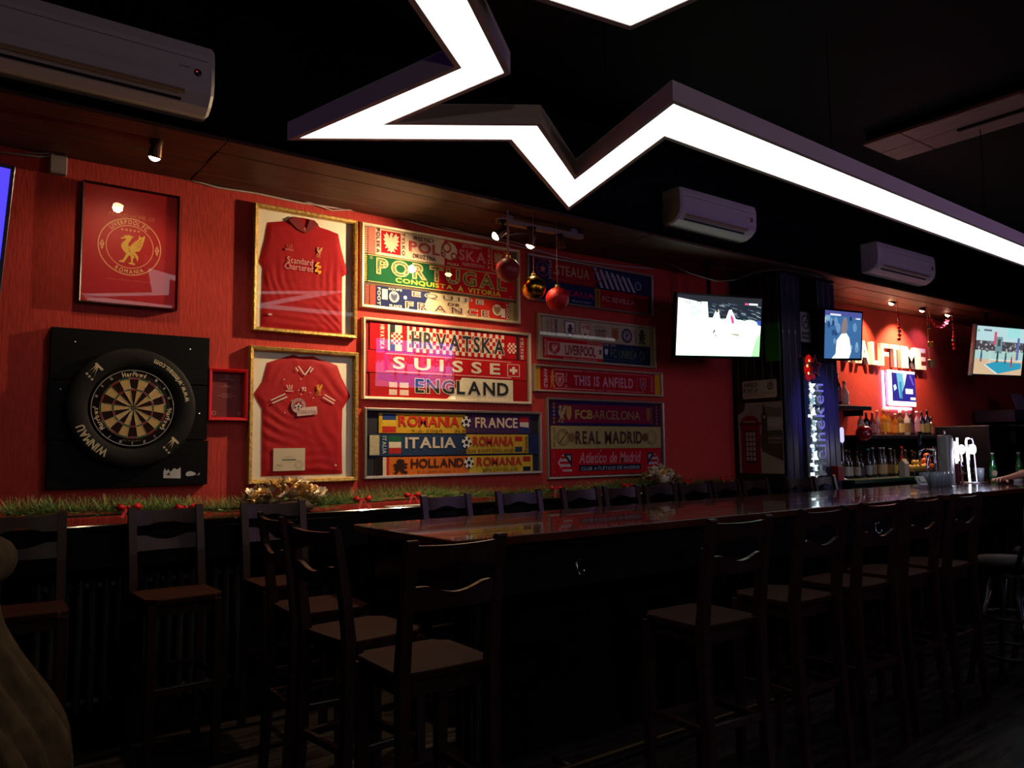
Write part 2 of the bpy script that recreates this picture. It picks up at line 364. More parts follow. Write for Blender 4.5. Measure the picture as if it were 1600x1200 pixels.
# ---- split air conditioners on the fascia
def air_con(x0, x1, z0, z1, label, wide_vent=False):
    w, h, d = x1-x0, z1-z0, .19
    r = thing('air_conditioner', label, 'air conditioner', ((x0+x1)/2, FAS, (z0+z1)/2))
    prof = [(0, h/2), (-d*.8, h/2), (-d*.93, h/2-.012), (-d, h*.3), (-d, -h*.12), (-d*.94, -h*.28), (-d*.72, -h*.42), (-d*.45, -h/2), (0, -h/2)]
    b = MB(); n = len(prof); k = .018
    xs = [(-w/2, .93), (-w/2+k, 1), (w/2-k, 1), (w/2, .93)]; vs = [(x, p[0]*s, p[1]*s) for x, s in xs for p in prof]
    fs = [(i*n+j+1, i*n+j, (i+1)*n+j, (i+1)*n+j+1) for i in range(3) for j in range(n-1)]
    fs += [tuple(range(n)), tuple(range(3*n, 4*n))[::-1]]
    b.add(vs, fs, WPLAS); b.build('housing', r)
    MB().box((0, -d-.001, h*.22), (w*.93, .004, .003), GREYPL).build('panel_seam', r)
    f = MB(); rot = Matrix.Rotation(-.55, 3, 'X')
    f.box((-.03, -d*.925, -h*.26), (w*.8, .006, h*.2), mat('vent_flap', 'b99a6c', .5), rot=rot, bev=.002); f.build('vent_flap', r)
    for q in range(2 if wide_vent else 1):
        MB().box((-.03, -d*.78+q*.03, -h*.39-q*.012), (w*.78, .012, .008), mat('vent_dark', '0c0608', .8), rot=rot).build('vent_slot', r)
    dm = MB(); dm.lathe([(0, 0), (.016, 0), (.019, -.003), (.019, -.01)], mat('display_black', '050405', .15), 16, (w/2-.085, -d-.003, h*.02), 'y'); 
    dm.lathe([(0, 0), (.004, 0)], glow('ff4040', .8), 8, (w/2-.09, -d-.004, h*.03), 'y'); dm.build('display', r)
    lm = MB(); text(lm, 'airwell', 0, 0, .045, .011, 0, GREYPL, shear=.25)
    o = lm.build('logo', r); o.rotation_euler = FACE; o.location = (w/2-.17, -d-.003, h*.05)
    return r
air_con(-.02, 1.08, EYE+1.70, EYE+2.03, 'large cream wall air conditioner above the crest poster, nearest the camera')
air_con(4.55, 5.5, EYE+1.73, EYE+2.01, 'white wall air conditioner with red light above the green-lit television')
air_con(7.45, 8.62, EYE+1.72, EYE+2.02, 'dim white air conditioner above the bar sign, farthest along the soffit', True)

# ---- pillar, dark side panel
pl = struct('wall_pillar', MB().box((6.79, 4.575, SOF/2), (.90, .54, SOF-.002), BLACK))
for i in range(9):                                                           # planks on the pillar front
    if 3 <= i <= 5: continue
    x = 6.345+.1*i+.045; MB().box((x, 4.292, SOF/2), (.092, .022, SOF-.01), PILLARW, bev=.006).build('plank', pl)
for i in range(6): MB().box((6.327, 4.35+.094*i, SOF/2), (.02, .09, SOF-.01), mat('side_panel_gloss', '101410', .3, noise=.2, nscale=5), bev=.004).build('plank', pl)

# ---- shelf along the wall with its supports
sh = thing('drinks_shelf', 'long black lacquered drinks shelf running along the red wall under the frames', 'shelf', (2.3, WY, EYE-.36))
MB().box((-.1, -.21, -.02), (8.2, .42, .04), mat('shelf_lacquer', '120c0a', .13, coat=.6, bump=.05, nscale=3), bev=.006).build('shelf_top', sh)
MB().box((-.1, -.395, -.13), (8.2, .03, .18), BLKWOOD).build('apron', sh)
for k in range(7): MB().box((-4+1.3*k, -.2, -.62), (.07, .3, 1.0), BLKWOOD, bev=.004).build('bracket_leg', sh)
# ribbed radiator under it
rd = thing('radiator', 'dark grey ribbed radiator low on the wall behind the left-hand chairs', 'radiator', (.98, WY-.085, .12))
for k in range(17): MB().box((-.5+.0625*k, -.05, .36), (.032, .09, .7), mat('radiator_grey', '3c3836', .5), bev=.012).build('rib', rd)
for z in (.06, .66): MB().tube([(-.52, -.03, z), (.52, -.03, z)], .016, GREYPL).build('pipe', rd)
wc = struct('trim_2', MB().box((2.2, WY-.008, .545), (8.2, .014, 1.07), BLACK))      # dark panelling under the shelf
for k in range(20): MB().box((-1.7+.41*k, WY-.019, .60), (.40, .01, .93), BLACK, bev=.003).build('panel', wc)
struct('baseboard_back', MB().box((2.2, WY-.02, .06), (8.2, .03, .12), BLKWOOD, bev=.004))

# ------------------------------------------------------------------ framed pieces on the wall
PL = 4.815
class Frame:
    def __init__(s, name, label, cat, o, sc, TL, BR, m, mw, back, group=None, depth=.034, tilt=0, glass=True):
        s.o, s.sc = o, sc
        a = wall(o[0]+TL[0]/sc, o[1]+TL[1]/sc, PL); b = wall(o[0]+BR[0]/sc, o[1]+BR[1]/sc, PL)
        s.w, s.h = b.x-a.x, a.z-b.z; s.c = Vector(((a.x+b.x)/2, WY, (a.z+b.z)/2))
        s.root = thing(name, label, cat, s.c, FACE, group)
        w, h = s.w/2, s.h/2; f = MB()
        lo = [(-w, -h), (w, -h), (w, h), (-w, h)]
        def ring(k, z): return [(x*(1-k/w), y*(1-k/h), z) for x, y in lo]
        R = [ring(0, 0), ring(0, depth*.9), ring(mw*.2, depth), ring(mw*.75, depth*.92), ring(mw, depth*.7), ring(mw, .004)]
        f.add([v for r_ in R for v in r_], [(i*4+j, i*4+(j+1) % 4, i*4+4+(j+1) % 4, i*4+4+j) for i in range(len(R)-1) for j in range(4)], m)
        f.build('frame', s.root)
        MB().rect(-w+.003, -h+.003, w-.003, h-.003, .005, back, .004).build('backing', s.root)
        if glass: MB().rect(-w+mw*.8, -h+mw*.8, w-mw*.8, h-mw*.8, depth*.68, GLASS).build('glass', s.root)
    def L(s, x, y, D=None):
        p = wall(s.o[0]+x/s.sc, s.o[1]+y/s.sc, D or PL); return (p.x-s.c.x, p.z-s.c.z)
class Scarf:
    """flat knitted scarf inside a frame; u to the right, v downwards, both 0..1"""
    def __init__(s, fr, TL, BR, base, name='scarf', frac=None):
        s.fr = fr
        if frac:
            u0, v0, u1, v1 = frac; s.x0 = -fr.w/2+u0*fr.w; s.y1 = fr.h/2-v0*fr.h; s.w = (u1-u0)*fr.w; s.h = (v1-v0)*fr.h
        else:
            a, b = fr.L(*TL), fr.L(*BR); s.x0, s.y1 = a; s.w = b[0]-a[0]; s.h = a[1]-b[1]
        s.z = .013; s.m = MB(); s.t = MB(); s.tz = .0165; s.name = name
        s.m.rect(s.x0, s.y1-s.h, s.x0+s.w, s.y1, s.z, cloth(base), .007)
    def P(s, u, v): return (s.x0+u*s.w, s.y1-v*s.h)
    def nz(s): s.z += .00003; return s.z
    def R(s, u0, v0, u1, v1, c): a, b = s.P(u0, v1), s.P(u1, v0); s.m.rect(a[0], a[1], b[0], b[1], s.nz(), cloth(c)); return s
    def G(s, pts, c): s.m.poly([s.P(*p) for p in pts], s.nz(), cloth(c)); return s
    def T(s, t, u0, v0, u1, v1, c, **k): a, b = s.P(u0, v1), s.P(u1, v0); s.tz += .00005; text(s.t, t, a[0], a[1], b[0], b[1], s.tz, paint(c), **k); return s
    def T2(s, t, u0, v0, u1, v1, co, ci, **k): a, b = s.P(u0, v1), s.P(u1, v0); s.tz += .00005; text2(s.t, t, a[0], a[1], b[0], b[1], s.tz, paint(co), paint(ci), **k); s.tz += .001; return s
    def E(s, shape, u0, v0, u1, v1, c): a, b = s.P(u0, v1), s.P(u1, v0); s.tz += .00005; emblem(s.t, shape, a[0], a[1], b[0], b[1], s.tz, paint(c)); return s
    def D(s, u, v, r, c, r2=None): p = s.P(u, v); s.tz += .00005; s.t.disc(p[0], p[1], r*s.h, s.tz, paint(c), 20, None if r2 is None else r2*s.h); return s
    def SH(s, u0, v0, u1, v1, c): a, b = s.P(u0, v1), s.P(u1, v0); s.tz += .00005; shield(s.t, a[0], a[1], b[0], b[1], s.tz, paint(c)); return s
    def B(s, u, v, r): p = s.P(u, v); s.tz += .0002; football(s.t, p[0], p[1], r*s.h, s.tz); s.tz += .001; return s
    def fringe(s, side, c, n=12, L=.035):
        for k in range(n):
            y = s.y1-s.h*(k+.5)/n; x = s.x0 if side < 0 else s.x0+s.w
            s.m.rect(min(x, x+side*L), y-s.h/n*.36, max(x, x+side*L), y+s.h/n*.36, .010, cloth(c), .003)
        return s
    def done(s):
        o = s.m.build(s.name, s.fr.root)
        if s.t.v: s.t.build('lettering', o)
        return o
C4, C5, C6, C7, C8, C9, C10 = ((370, 300), 5.2167), ((370, 530), 4.8), ((560, 330), 5.5172), ((560, 490), 4.4433), ((820, 380), 5.7125), ((840, 480), 8.421), ((820, 560), 5.7125)

# frame one: three national scarves
F = Frame('framed_scarves', 'framed trio of scarves, green and red one in the middle, beside the upper shirt', 'frame', *C6, (33, 88), (1402, 972), mat('cream_moulding', 'c9b48e', .4, .2), .022, mat('mount_olive', '5c4c30', .8), 'framed scarves on the red wall')
s = Scarf(F, (98, 112), (1335, 548), 'e6c9a8')
s.R(.5, 0, 1, 1, 'c01222').R(0, 0, .045, 1, 'c4705e').fringe(-1, 'c78a70').R(.962, 0, 1, 1, 'b0142a').R(.08, .1, .205, .9, 'b5131f')
s.T('POLSKA', .05, .06, .072, .94, '5a1a1c', rot=3).T('TYLKO', .212, .06, .232, .9, '5a1a1c', rot=3).E(EAGLE, .09, .12, .195, .88, 'cfbf9a')
s.T('WSZYSCY', .285, .1, .43, .26, '4a3020').T('POL', .26, .3, .465, .7, 'b8383c').T('DRUZYNA', .285, .76, .44, .92, '4a2a20')
s.D(.535, .45, .36, 'e6c9a8').D(.535, .45, .36, '93463c', .33).D(.515, .34, .2, 'a03c3a', .13).D(.565, .62, .14, 'a03c3a', .08).D(.49, .62, .1, 'a03c3a', .05)
s.T('POLSKA', .52, .88, .6, .98, 'e0c8a0').T('JESTESMY', .625, .1, .775, .24, 'd29a86').T('SKA', .6, .3, .8, .72, 'cf7a78').T('NARODOWA', .625, .78, .79, .92, 'd29a86')
s.T('TYLKO', .815, .1, .833, .9, 'd8aa90', rot=1).R(.845, .06, .945, .94, 'c7a268').R(.85, .09, .94, .91, 'b5131f').E(EAGLE, .86, .14, .93, .86, 'b99a66').T('POLSKA', .95, .1, .965, .9, 'd8aa90', rot=1); s.done()
s = Scarf(F, (92, 362), (1352, 765), '14562f')
s.R(.44, 0, 1, 1, 'c8101c').fringe(-1, 'a9a04a', 14).fringe(1, 'b04040', 14).R(0, 0, 1, .03, 'c8b070').R(0, .965, 1, 1, 'c8b070')
rr = random.Random(3); s.T2('PORTUGAL', .05, .07, .945, .69, 'c9a257', '245a28', dots=[paint(c) for c in ('d83020', 'd84028', 'e8d8b0', 'd8b040', '1a6a30')], rr=rr)
s.T('CONQUISTA', .17, .73, .55, .93, 'dfd82c').T('À', .585, .7, .625, .92, 'dfd82c').T('VITORIA', .655, .73, .9, .93, 'dfd82c').D(.02, .12, .05, 'c8a050', .035).D(.975, .88, .05, 'c8a050', .035); s.done()
s = Scarf(F, (112, 628), (1352, 948), '202a55')
s.G([(.39, 0), (.66, 0), (.66, 1), (.33, 1), (.36, .5)], 'e2caa0').R(.66, 0, 1, 1, 'c4281c').R(0, 0, .035, 1, 'b04a3c').R(.965, 0, 1, 1, 'a8a060').fringe(-1, 'b06050').fringe(1, 'a88a50')
s.R(.075, .12, .11, .62, 'e0d8c4').D(.15, .45, .27, 'd8d0bc').E(EAGLE, .125, .25, .175, .68, '3a3f60').T('FOOT', .045, .08, .065, .92, 'dcd4c0', rot=3).T('EQUIPE', .115, .04, .2, .16, 'd8d0bc').T('FRANCE', .12, .82, .2, .96, 'd8d0bc')
s.D(.222, .42, .09, 'e8e0cc').T2('EQUIPE', .265, .05, .77, .36, 'd8c0a8', '55423e', gap=.3).T('DE', .51, .42, .59, .55, '6a3a30').T2('FRANCE', .22, .58, .81, .95, 'e0b8a0', '4a2c34', gap=.3)
s.D(.87, .5, .3, 'd8c8a0').E(EAGLE, .84, .25, .9, .75, '8a6a40').R(.905, .38, .935, .85, 'e0d8c4').T('FOOT', .94, .08, .96, .92, 'e8c8b0', rot=1); s.done()

# frame two
F = Frame('framed_scarves', 'framed red and white scarves, the top one chequered, with a television reflection', 'frame', *C7, (37, 20), (1207, 630), mat('pale_moulding', 'd8c4a4', .4, .2), .02, mat('mount_red', '8c1014', .8), 'framed scarves on the red wall')
s = Scarf(F, 0, 0, 'c01018', frac=(.04, .06, .975, .385))
for c in range(30):
    for r in range(6):
        if (c+r) % 2: s.R(.225+.0205*c, r/6, .225+.0205*(c+1), (r+1)/6, 'e4cfae')
s.T('HRVATSKA', .055, .03, .08, .97, 'e4d0b0', rot=3).R(.1, 0, .112, 1, 'e4cfae').R(.112, 0, .142, 1, '2c3038').R(.142, 0, .182, 1, 'e4cfae').R(.182, 0, .21, 1, 'b01018').R(.212, 0, .225, 1, 'e4cfae')
for cx in (.152, .892):
    for i in range(5):
        for j in range(5): s.R(cx-.033+.0132*i, .3+.09*j, cx-.033+.0132*(i+1), .3+.09*(j+1), ['d02020', 'ead8b8'][(i+j) % 2])
s.R(.842, 0, .862, 1, 'b01018').R(.925, 0, .945, 1, '2c3038').T('HRVATSKA', .955, .03, .98, .97, 'e4d0b0', rot=1)
s.T2('HRVATSKA', .235, .14, .845, .86, 'dcc8a8', '2c2a30', wi='b', gap=.16); s.done()
s = Scarf(F, 0, 0, 'c4141c', frac=(.03, .395, .965, .665)); s.fringe(-1, 'a85a48').fringe(1, '9a4038')
s.R(.1, .09, .5, .13, 'e0a898').R(.52, .09, .9, .13, 'e0a898').R(.1, .9, .5, .94, 'e0a898').R(.52, .9, .9, .94, 'e0a898').T('SUISSE', .14, .22, .82, .8, 'ead6b4', gap=.35)
s.R(.872, .2, .962, .85, 'e0b8a0').R(.878, .24, .956, .81, 'c4141c').R(.908, .34, .926, .72, 'efe0c4').R(.89, .45, .944, .6, 'efe0c4'); s.done()
s = Scarf(F, 0, 0, 'a81418', frac=(.04, .675, .965, .965))
s.G([(.56, .0), (.91, .0), (.91, 1), (.46, 1), (.5, .7)], 'efe2b8').R(.11, .35, .225, .9, 'd4b8a4').R(.157, .35, .172, .9, 'a81418').R(.11, .58, .225, .66, 'a81418').T2('ENGLAND', .26, .12, .88, .8, 'd8c8a8', '20241c', wi='b', gap=.16); s.done()

# frame three
F = Frame('framed_scarves', 'framed yellow, blue and orange match scarves with footballs in the middle, lowest in its column', 'frame', *C7, (46, 652), (1281, 1108), SILV, .02, mat('mount_dark', '1e1e26', .8), 'framed scarves on the red wall')
s = Scarf(F, 0, 0, 'c89a28', frac=(.075, .07, .935, .355))
s.R(.54, 0, 1, 1, '4a2c58').R(.02, .02, .1, .34, '26407a').R(.02, .34, .1, .66, 'd8b030').R(.02, .66, .1, .98, 'b83020').T('ROMANIA', .115, .1, .495, .66, 'c02c18', gap=.03).T('9-6-2008', .19, .8, .385, .95, '6a4a18', w='r').T('ZURICH', .46, .8, .62, .95, '6a4a18', w='r')
s.B(.54, .38, .3).T('FRANCE', .6, .12, .9, .7, 'e8c8a8', gap=.08).R(.92, .06, .985, .5, 'b02030').R(.92, .36, .985, .6, 'dcd0b8').R(.92, .66, .985, .96, '283c70').G([(.92, .4), (.985, .55), (.985, .66), (.92, .6)], 'dcd0b8'); s.done()
s = Scarf(F, 0, 0, '263a58', frac=(.03, .37, .985, .68))
s.R(0, .05, .05, .95, 'b8ac88').R(.535, 0, .93, .96, 'c8a032').R(.93, .04, 1, .9, '22305a').T('ITALIA', .065, .1, .085, .9, 'a8b8b0', rot=3).R(.1, .1, .165, .36, '1e5a3a').R(.1, .36, .165, .63, 'd8ccb0').R(.1, .63, .165, .9, 'a82824')
s.T('ITALIA', .185, .14, .47, .66, 'cdbfa4', gap=.06).B(.535, .4, .28).T('ROMANIA', .575, .1, .83, .58, 'bc3020', gap=.03).T('ZURICH SWITZERLAND', .47, .74, .84, .9, '4a3a14', w='r').R(.842, .1, .89, .36, 'b82c24').R(.842, .36, .89, .63, 'd0a830').R(.842, .63, .89, .9, '2a3c50').T('Romania', .9, .1, .925, .9, '4a3a14', rot=1, w='r'); s.done()
s = Scarf(F, 0, 0, 'd06a24', frac=(.06, .7, .945, .97))
s.R(.56, 0, 1, 1, 'cfae34').R(0, 0, .04, 1, '18161a').R(.04, .0, .06, 1, 'd8c8a8').R(.06, 0, .075, 1, 'b82820').E(LION, .085, .1, .185, .9, '30180c').T('HOLLAND', .2, .1, .525, .6, '402010', gap=.05).T('17-6-2008 Groep C', .24, .74, .475, .93, '8a4a18', w='r')
s.B(.558, .38, .32).T('ROMANIA', .61, .08, .92, .6, 'b82c20', gap=.03).T('BERN ZWITSERLAND', .65, .72, .89, .93, '4a3a14', w='r').R(.93, .08, .985, .4, 'b02c28').R(.93, .4, .985, .6, 'cfae34').R(.93, .68, .985, .95, '1e2238'); s.done()

# frame four
F = Frame('framed_scarves', 'framed dark blue and red club scarves behind the hanging baubles, top of the right column', 'frame', *C8, (30, 85), (1157, 652), SILV, .018, mat('mount_navy', '1c2040', .8), 'framed scarves on the red wall')
s = Scarf(F, 0, 0, 'a0141e', frac=(.05, .04, .96, .51))
s.G([(.49, 0), (1, 0), (1, 1), (.52, 1)], '232850').R(0, 0, .14, 1, '24284e').R(.0, .0, .14, .06, 'b02030')
for k in range(7): u = .5+.05*k; s.G([(u, .02+.04*k), (u+.022, .02+.04*k), (u+.085, .96), (u+.06, .96)], 'c0bcc0')
s.D(.07, .5, .38, 'a0141e').D(.07, .5, .33, '1e2248')
p = s.P(.07, .5); s.t.poly(starpts(p[0], p[1], s.h*.2), s.tz+.0002, paint('cf7050'))
s.T('STEAUA', .118, .06, .138, .94, 'b0acb8', rot=3).T('.STEAUA', .155, .2, .46, .68, 'c49a66', gap=.05).T('campioana europei', .13, .84, .48, .93, 'c07060', w='r')
s.D(.53, .45, .3, 'a02a34', .22).D(.905, .6, .22, 'b0b4c4').D(.905, .6, .17, '26305c'); s.T('STEAUA', .56, .3, .8, .5, '9a98ac', w='r'); s.done()
s = Scarf(F, 0, 0, '2c3664', frac=(.02, .53, .965, .96))
s.R(.52, 0, .565, 1, 'b88a3c').R(.565, 0, 1, 1, 'b4141c').T('STEAUA', .2, .3, .51, .6, 'c01c5c', gap=.05).T('Bucuresti', .33, .75, .48, .87, 'b8c0d0', w='r').T('SEVILLA', .53, .12, .55, .88, '5a2c14', rot=3).T('FC SEVILLA', .58, .34, .87, .62, 'd8a08c', gap=.05).D(.925, .48, .2, 'c05a50', .15).T('SFC', .91, .38, .94, .58, 'c05a50')
s.T('una pasion', .57, .78, .9, .88, 'c85a50', w='r').T('FCS', .01, .2, .03, .8, 'b0a8b8', rot=3); s.done()

# frame five
F = Frame('framed_scarves', 'framed beige scarf of club crests over a red and navy match scarf', 'frame', *C9, (15, 72), (1572, 803), mat('beige_moulding', 'b4a284', .45, .2), .018, mat('mount_beige', 'b49c78', .85), 'framed scarves on the red wall')
s = Scarf(F, 0, 0, 'b5a284', frac=(.04, .05, .955, .485))
s.T('2009 10', .035, .12, .05, .88, '5a4a40', rot=3, w='r').T('LEAGUE', .065, .1, .085, .9, '8a3830', rot=3, w='r').T('CHAMPIONS', .1, .08, .125, .92, '3a3038', rot=3).D(.15, .25, .02, '4a4048').D(.155, .45, .02, '4a4048').D(.15, .65, .02, '4a4048')
s.SH(.185, .1, .28, .96, '2e2a48').SH(.191, .14, .274, .92, 'd8c8ac').R(.2, .14, .265, .2, '2e2a48').E(LION, .2, .26, .265, .8, '2a2648')
s.SH(.32, .1, .415, .98, 'a0402c').SH(.325, .14, .41, .94, 'd0bc90').T('VfB', .335, .2, .405, .44, 'a02c24').E(LION, .35, .6, .385, .82, '8a6a20')
for k in range(5): s.D(.46+.022*k, .26-.012*(4-abs(2*k-4)), .035, '4a4450')
s.T('CHAMPS', .455, .36, .57, .5, '38323c').T('LEAGUE', .465, .54, .56, .68, '7a3848').T('2009', .47, .72, .555, .84, '38323c').R(.46, .9, .565, .92, '4a4450')
s.R(.61, .2, .69, .23, '7a3828').SH(.62, .27, .68, .92, '9a5428')
for k in range(3): s.R(.628+.016*k, .4, .636+.016*k, .78, 'c8a860')
s.D(.765, .54, .39, '2c2c44').D(.765, .54, .28, 'b0a490').D(.765, .54, .24, '3a3c58', .2).E(BIRD, .745, .34, .785, .74, '3a3c58')
s.E(LION, .87, .1, .955, .95, '4c5048').T('REAL', .845, .1, .86, .9, '50443c', rot=1, w='r'); s.done()
s = Scarf(F, 0, 0, 'c01820', frac=(.045, .5, .955, .96))
s.R(.035, .18, .535, .82, 'dcb89c').R(.53, 0, 1, 1, '1e2c4c').R(.53, .2, .97, .22, '4a5a40').R(.53, .8, .97, .82, '4a5a40').T('LIVERPOOL', .006, .1, .026, .9, 'dcb89c', rot=3).SH(.045, .22, .14, .78, 'b8202c').E(BIRD, .065, .3, .12, .7, 'e0b090')
for k in range(5): s.D(.163, .26+.12*k, .022, 'b0282c')
s.T('LIVERPOOL', .185, .26, .46, .76, '98242c', gap=.04).T('x', .49, .38, .52, .6, '3a2030').SH(.545, .3, .575, .62, 'b0bcc0').T('FC UNIREA', .6, .3, .86, .7, '6c7c50', w='r', gap=.12).D(.91, .5, .24, '5c6c70', .19).D(.91, .5, .12, '5c6c70', .08)
s.T('EURO LEAGUE 2010', .38, .03, .65, .14, 'd8a898', w='r').T('18-02-2010 ANFIELD ROAD', .17, .87, .47, .97, 'dca894', w='r'); s.done()

# frame six
F = Frame('framed_scarves', 'narrow framed red scarf with yellow ends and one line of white capitals', 'frame', *C10, (88, 48), (1239, 343), mat('beige_moulding', 'b4a284', .45, .2), .016, mat('mount_yellow', 'c08a20', .8), 'framed scarves on the red wall')
s = Scarf(F, 0, 0, 'b00e20', frac=(.015, .06, .985, .94))
s.R(0, 0, .035, 1, 'c8961e').R(.955, 0, 1, 1, 'c8961e').R(.13, .08, .35, .11, 'dc9c98').R(.65, .08, .92, .11, 'c87878').R(.13, .88, .45, .91, 'dc9c98').R(.6, .88, .86, .91, 'c87878')
s.T('ANFIELD', .06, .08, .085, .9, 'e0a8a0', rot=3).SH(.145, .24, .205, .84, 'e0a090').SH(.153, .3, .197, .78, 'b01424').E(BIRD, .16, .36, .19, .7, 'e0a090').E(LION, .1, .1, .14, .9, 'd8802c').T('THIS IS', .212, .2, .23, .86, 'e0a090', rot=3, w='r')
s.T('THIS IS ANFIELD', .28, .28, .76, .74, 'd8909c', gap=.14).T('LIVERPOOL FOOTBALL CLUB', .36, .05, .64, .13, 'd0808a', w='r').T('EST. 1892', .465, .86, .595, .96, 'd0808a', w='r')
s.SH(.82, .24, .875, .84, 'b06878').SH(.828, .3, .867, .78, 'a01024').E(BIRD, .835, .36, .86, .7, 'b06878').T('THE KOP', .79, .25, .805, .8, 'b06878', rot=1, w='r').T('ANFIELD', .915, .12, .935, .88, 'b87888', rot=1); s.done()

# frame seven
F = Frame('framed_scarves', 'large framed trio of scarves, purple, cream and red, lowest in the right column', 'frame', *C10, (205, 348), (1262, 1038), SILV, .018, mat('mount_wine', '6a1420', .8), 'framed scarves on the red wall')
s = Scarf(F, 0, 0, '2a1c50', frac=(.03, .035, .97, .34))
s.R(0, .12, 1, .88, '7c1238').R(0, 0, .07, 1, '4a1830').R(.93, 0, 1, 1, '4a1830').R(0, .34, .07, .66, '2a1c50')
for k in range(6): s.D(.028, .12+.15*k, .05, 'a8a090', .03).D(.965, .12+.15*k, .05, '90889a', .03)
s.E(BIRD, .06, .15, .13, .9, 'a09068').SH(.13, .2, .175, .8, 'a8823c').R(.138, .48, .167, .62, '8c1c30').T('FCB', .205, .34, .36, .72, 'b8924a', gap=.04).T('ARCELONA', .365, .34, .8, .72, 'a08050', w='r', gap=.07).SH(.86, .2, .9, .8, '8c5a30').T('BARCA', .905, .1, .918, .9, '8c6a50', rot=1, w='r'); s.done()
s = Scarf(F, 0, 0, 'a8985e', frac=(.035, .345, .975, .63)); rr = random.Random(5)
for k in range(46):
    u, v, a = rr.random()*.96, rr.random()*.9, rr.uniform(-1.2, 1.2); L = .03+.03*rr.random(); p0 = s.P(u, v)
    s.m.poly([(p0[0], p0[1]), (p0[0]+.05*L*20*math.cos(a)*.8, p0[1]+.012*math.sin(a)*2), (p0[0]+.05*L*20*math.cos(a)*.8, p0[1]+.012*math.sin(a)*2-.0022), (p0[0], p0[1]-.0022)], s.z+.0001, cloth('857542'))
s.D(.095, .5, .36, '5a4a26', .33).D(.095, .5, .26, '5a4a26', .24).D(.168, .5, .2, '7c5a34').G([(.06, .75), (.13, .25), (.135, .3), (.068, .8)], '5a4a26').D(.905, .5, .34, '6a5a36', .31).D(.905, .5, .24, '6a5a36', .22).D(.84, .5, .2, '6a4424')
s.T('REAL MADRID', .2, .22, .81, .8, '4a2420', gap=.1).T('Real', .015, .1, .03, .9, '5a4a26', rot=1, w='r'); s.done()
s = Scarf(F, 0, 0, 'b00e1c', frac=(.03, .635, .97, .965))
s.T('Atletico de Madrid', .23, .12, .8, .56, 'c87478', shear=.25, w='b', gap=.03).G([(.42, .1), (.43, .02), (.437, .04), (.427, .12)], 'c87478').R(.235, .62, .8, .85, '1c1a30').T('CLUB ATLÉTICO DE MADRID', .25, .66, .785, .82, '98a0a8', gap=.12)
for u0, d in ((.055, 1), (.865, -1)):
    X = lambda u: u0+(u if d > 0 else .105-u)*1.15
    s.G([(X(.105), .18), (X(.04), .18), (X(0), .5), (X(.04), .84), (X(.105), .84)], 'b8a0a0'); 
    for k in range(3): a, b = sorted((X(.015+.01*abs(k-1)), X(.105))); s.R(a, .26+.2*k, b, .36+.2*k, 'b01020')
    s.G([(X(.04), .18), (X(.105), .18), (X(.105), .7)], '1c2034').G([(X(.065), .24), (X(.095), .24), (X(.095), .46)], '9aa8a8')
s.T('Club', .01, .1, .03, .9, 'b05058', rot=1, w='r').T('Club', .965, .1, .98, .9, 'b05058', rot=3, w='r'); s.done()

# ---- shirts
def shirt(F, outline, base, folds, seed):
    pts = [F.L(*p) for p in outline]; n = len(pts)
    from mathutils.geometry import delaunay_2d_cdt
    def inside(x, y):
        c = False; j = n-1
        for i in range(n):
            if (pts[i][1] > y) != (pts[j][1] > y) and x < (pts[j][0]-pts[i][0])*(y-pts[i][1])/(pts[j][1]-pts[i][1])+pts[i][0]: c = not c
            j = i
        return c
    def dist(x, y):
        P = Vector((x, y)); best = 9
        for i in range(n):
            a, b = Vector(pts[i]), Vector(pts[(i+1) % n]); ab = b-a; t = max(0, min(1, (P-a).dot(ab)/ab.length_squared)); best = min(best, (a+ab*t-P).length)
        return best
    # densified outline
    V = []
    for i in range(n):
        a, b = Vector(pts[i]), Vector(pts[(i+1) % n]); k = max(1, int((b-a).length/.02))
        V += [a+(b-a)*j/k for j in range(k)]
    ne = len(V); E = [(i, (i+1) % ne) for i in range(ne)]
    xs = [p[0] for p in pts]; ys = [p[1] for p in pts]; st = .011; y = min(ys)+st
    while y < max(ys):
        x = min(xs)+st
        while x < max(xs):
            if inside(x, y) and dist(x, y) > st*.7: V.append(Vector((x, y)))
            x += st
        y += st
    r = delaunay_2d_cdt(V, E, [list(range(ne))], 1, 1e-5)
    from mathutils import noise
    vs = []
    for p in r[0]:
        d = dist(p[0], p[1]); z = .008+.007*min(1, d/.03)
        for (fx, fy, ang, amp, wl, rad) in folds:
            dx, dy = p[0]-fx*F.w, p[1]-fy*F.h; q = math.cos(ang)*dx+math.sin(ang)*dy
            z += amp*math.sin(q/wl*2*PI+4*noise.noise((p[0]*6, p[1]*6, seed)))*math.exp(-(dx*dx+dy*dy)/(rad*rad))*min(1, d/.02)
        z += .0016*noise.noise((p[0]*16, p[1]*9, seed)); vs.append((p[0], p[1], min(z, .021)))
    b = MB(); fs = []
    for f in r[2]:
        a = sum(vs[f[i]][0]*vs[f[(i+1) % len(f)]][1]-vs[f[(i+1) % len(f)]][0]*vs[f[i]][1] for i in range(len(f))); fs.append(tuple(f) if a > 0 else tuple(f)[::-1])
    b.add(vs, fs, base, True); return b.build('shirt', F.root)
SHIRT1 = mat('red_jersey_knit', 'a00812', .75, noise=.1, nscale=50, bump=.2, spec=.25); SHIRT2 = mat('bright_red_jersey', 'ac0c12', .65, noise=.1, nscale=50, bump=.2, spec=.35)
MOUNT = mat('cream_mount_board', 'f0e4c8', .85, noise=.05, nscale=3)
F = Frame('framed_shirt', 'gilt-framed plain red football shirt with white sponsor lettering, upper of the two', 'frame', *C4, (146, 84), (977, 1196), GOLD, .026, MOUNT, 'framed shirts', depth=.045)
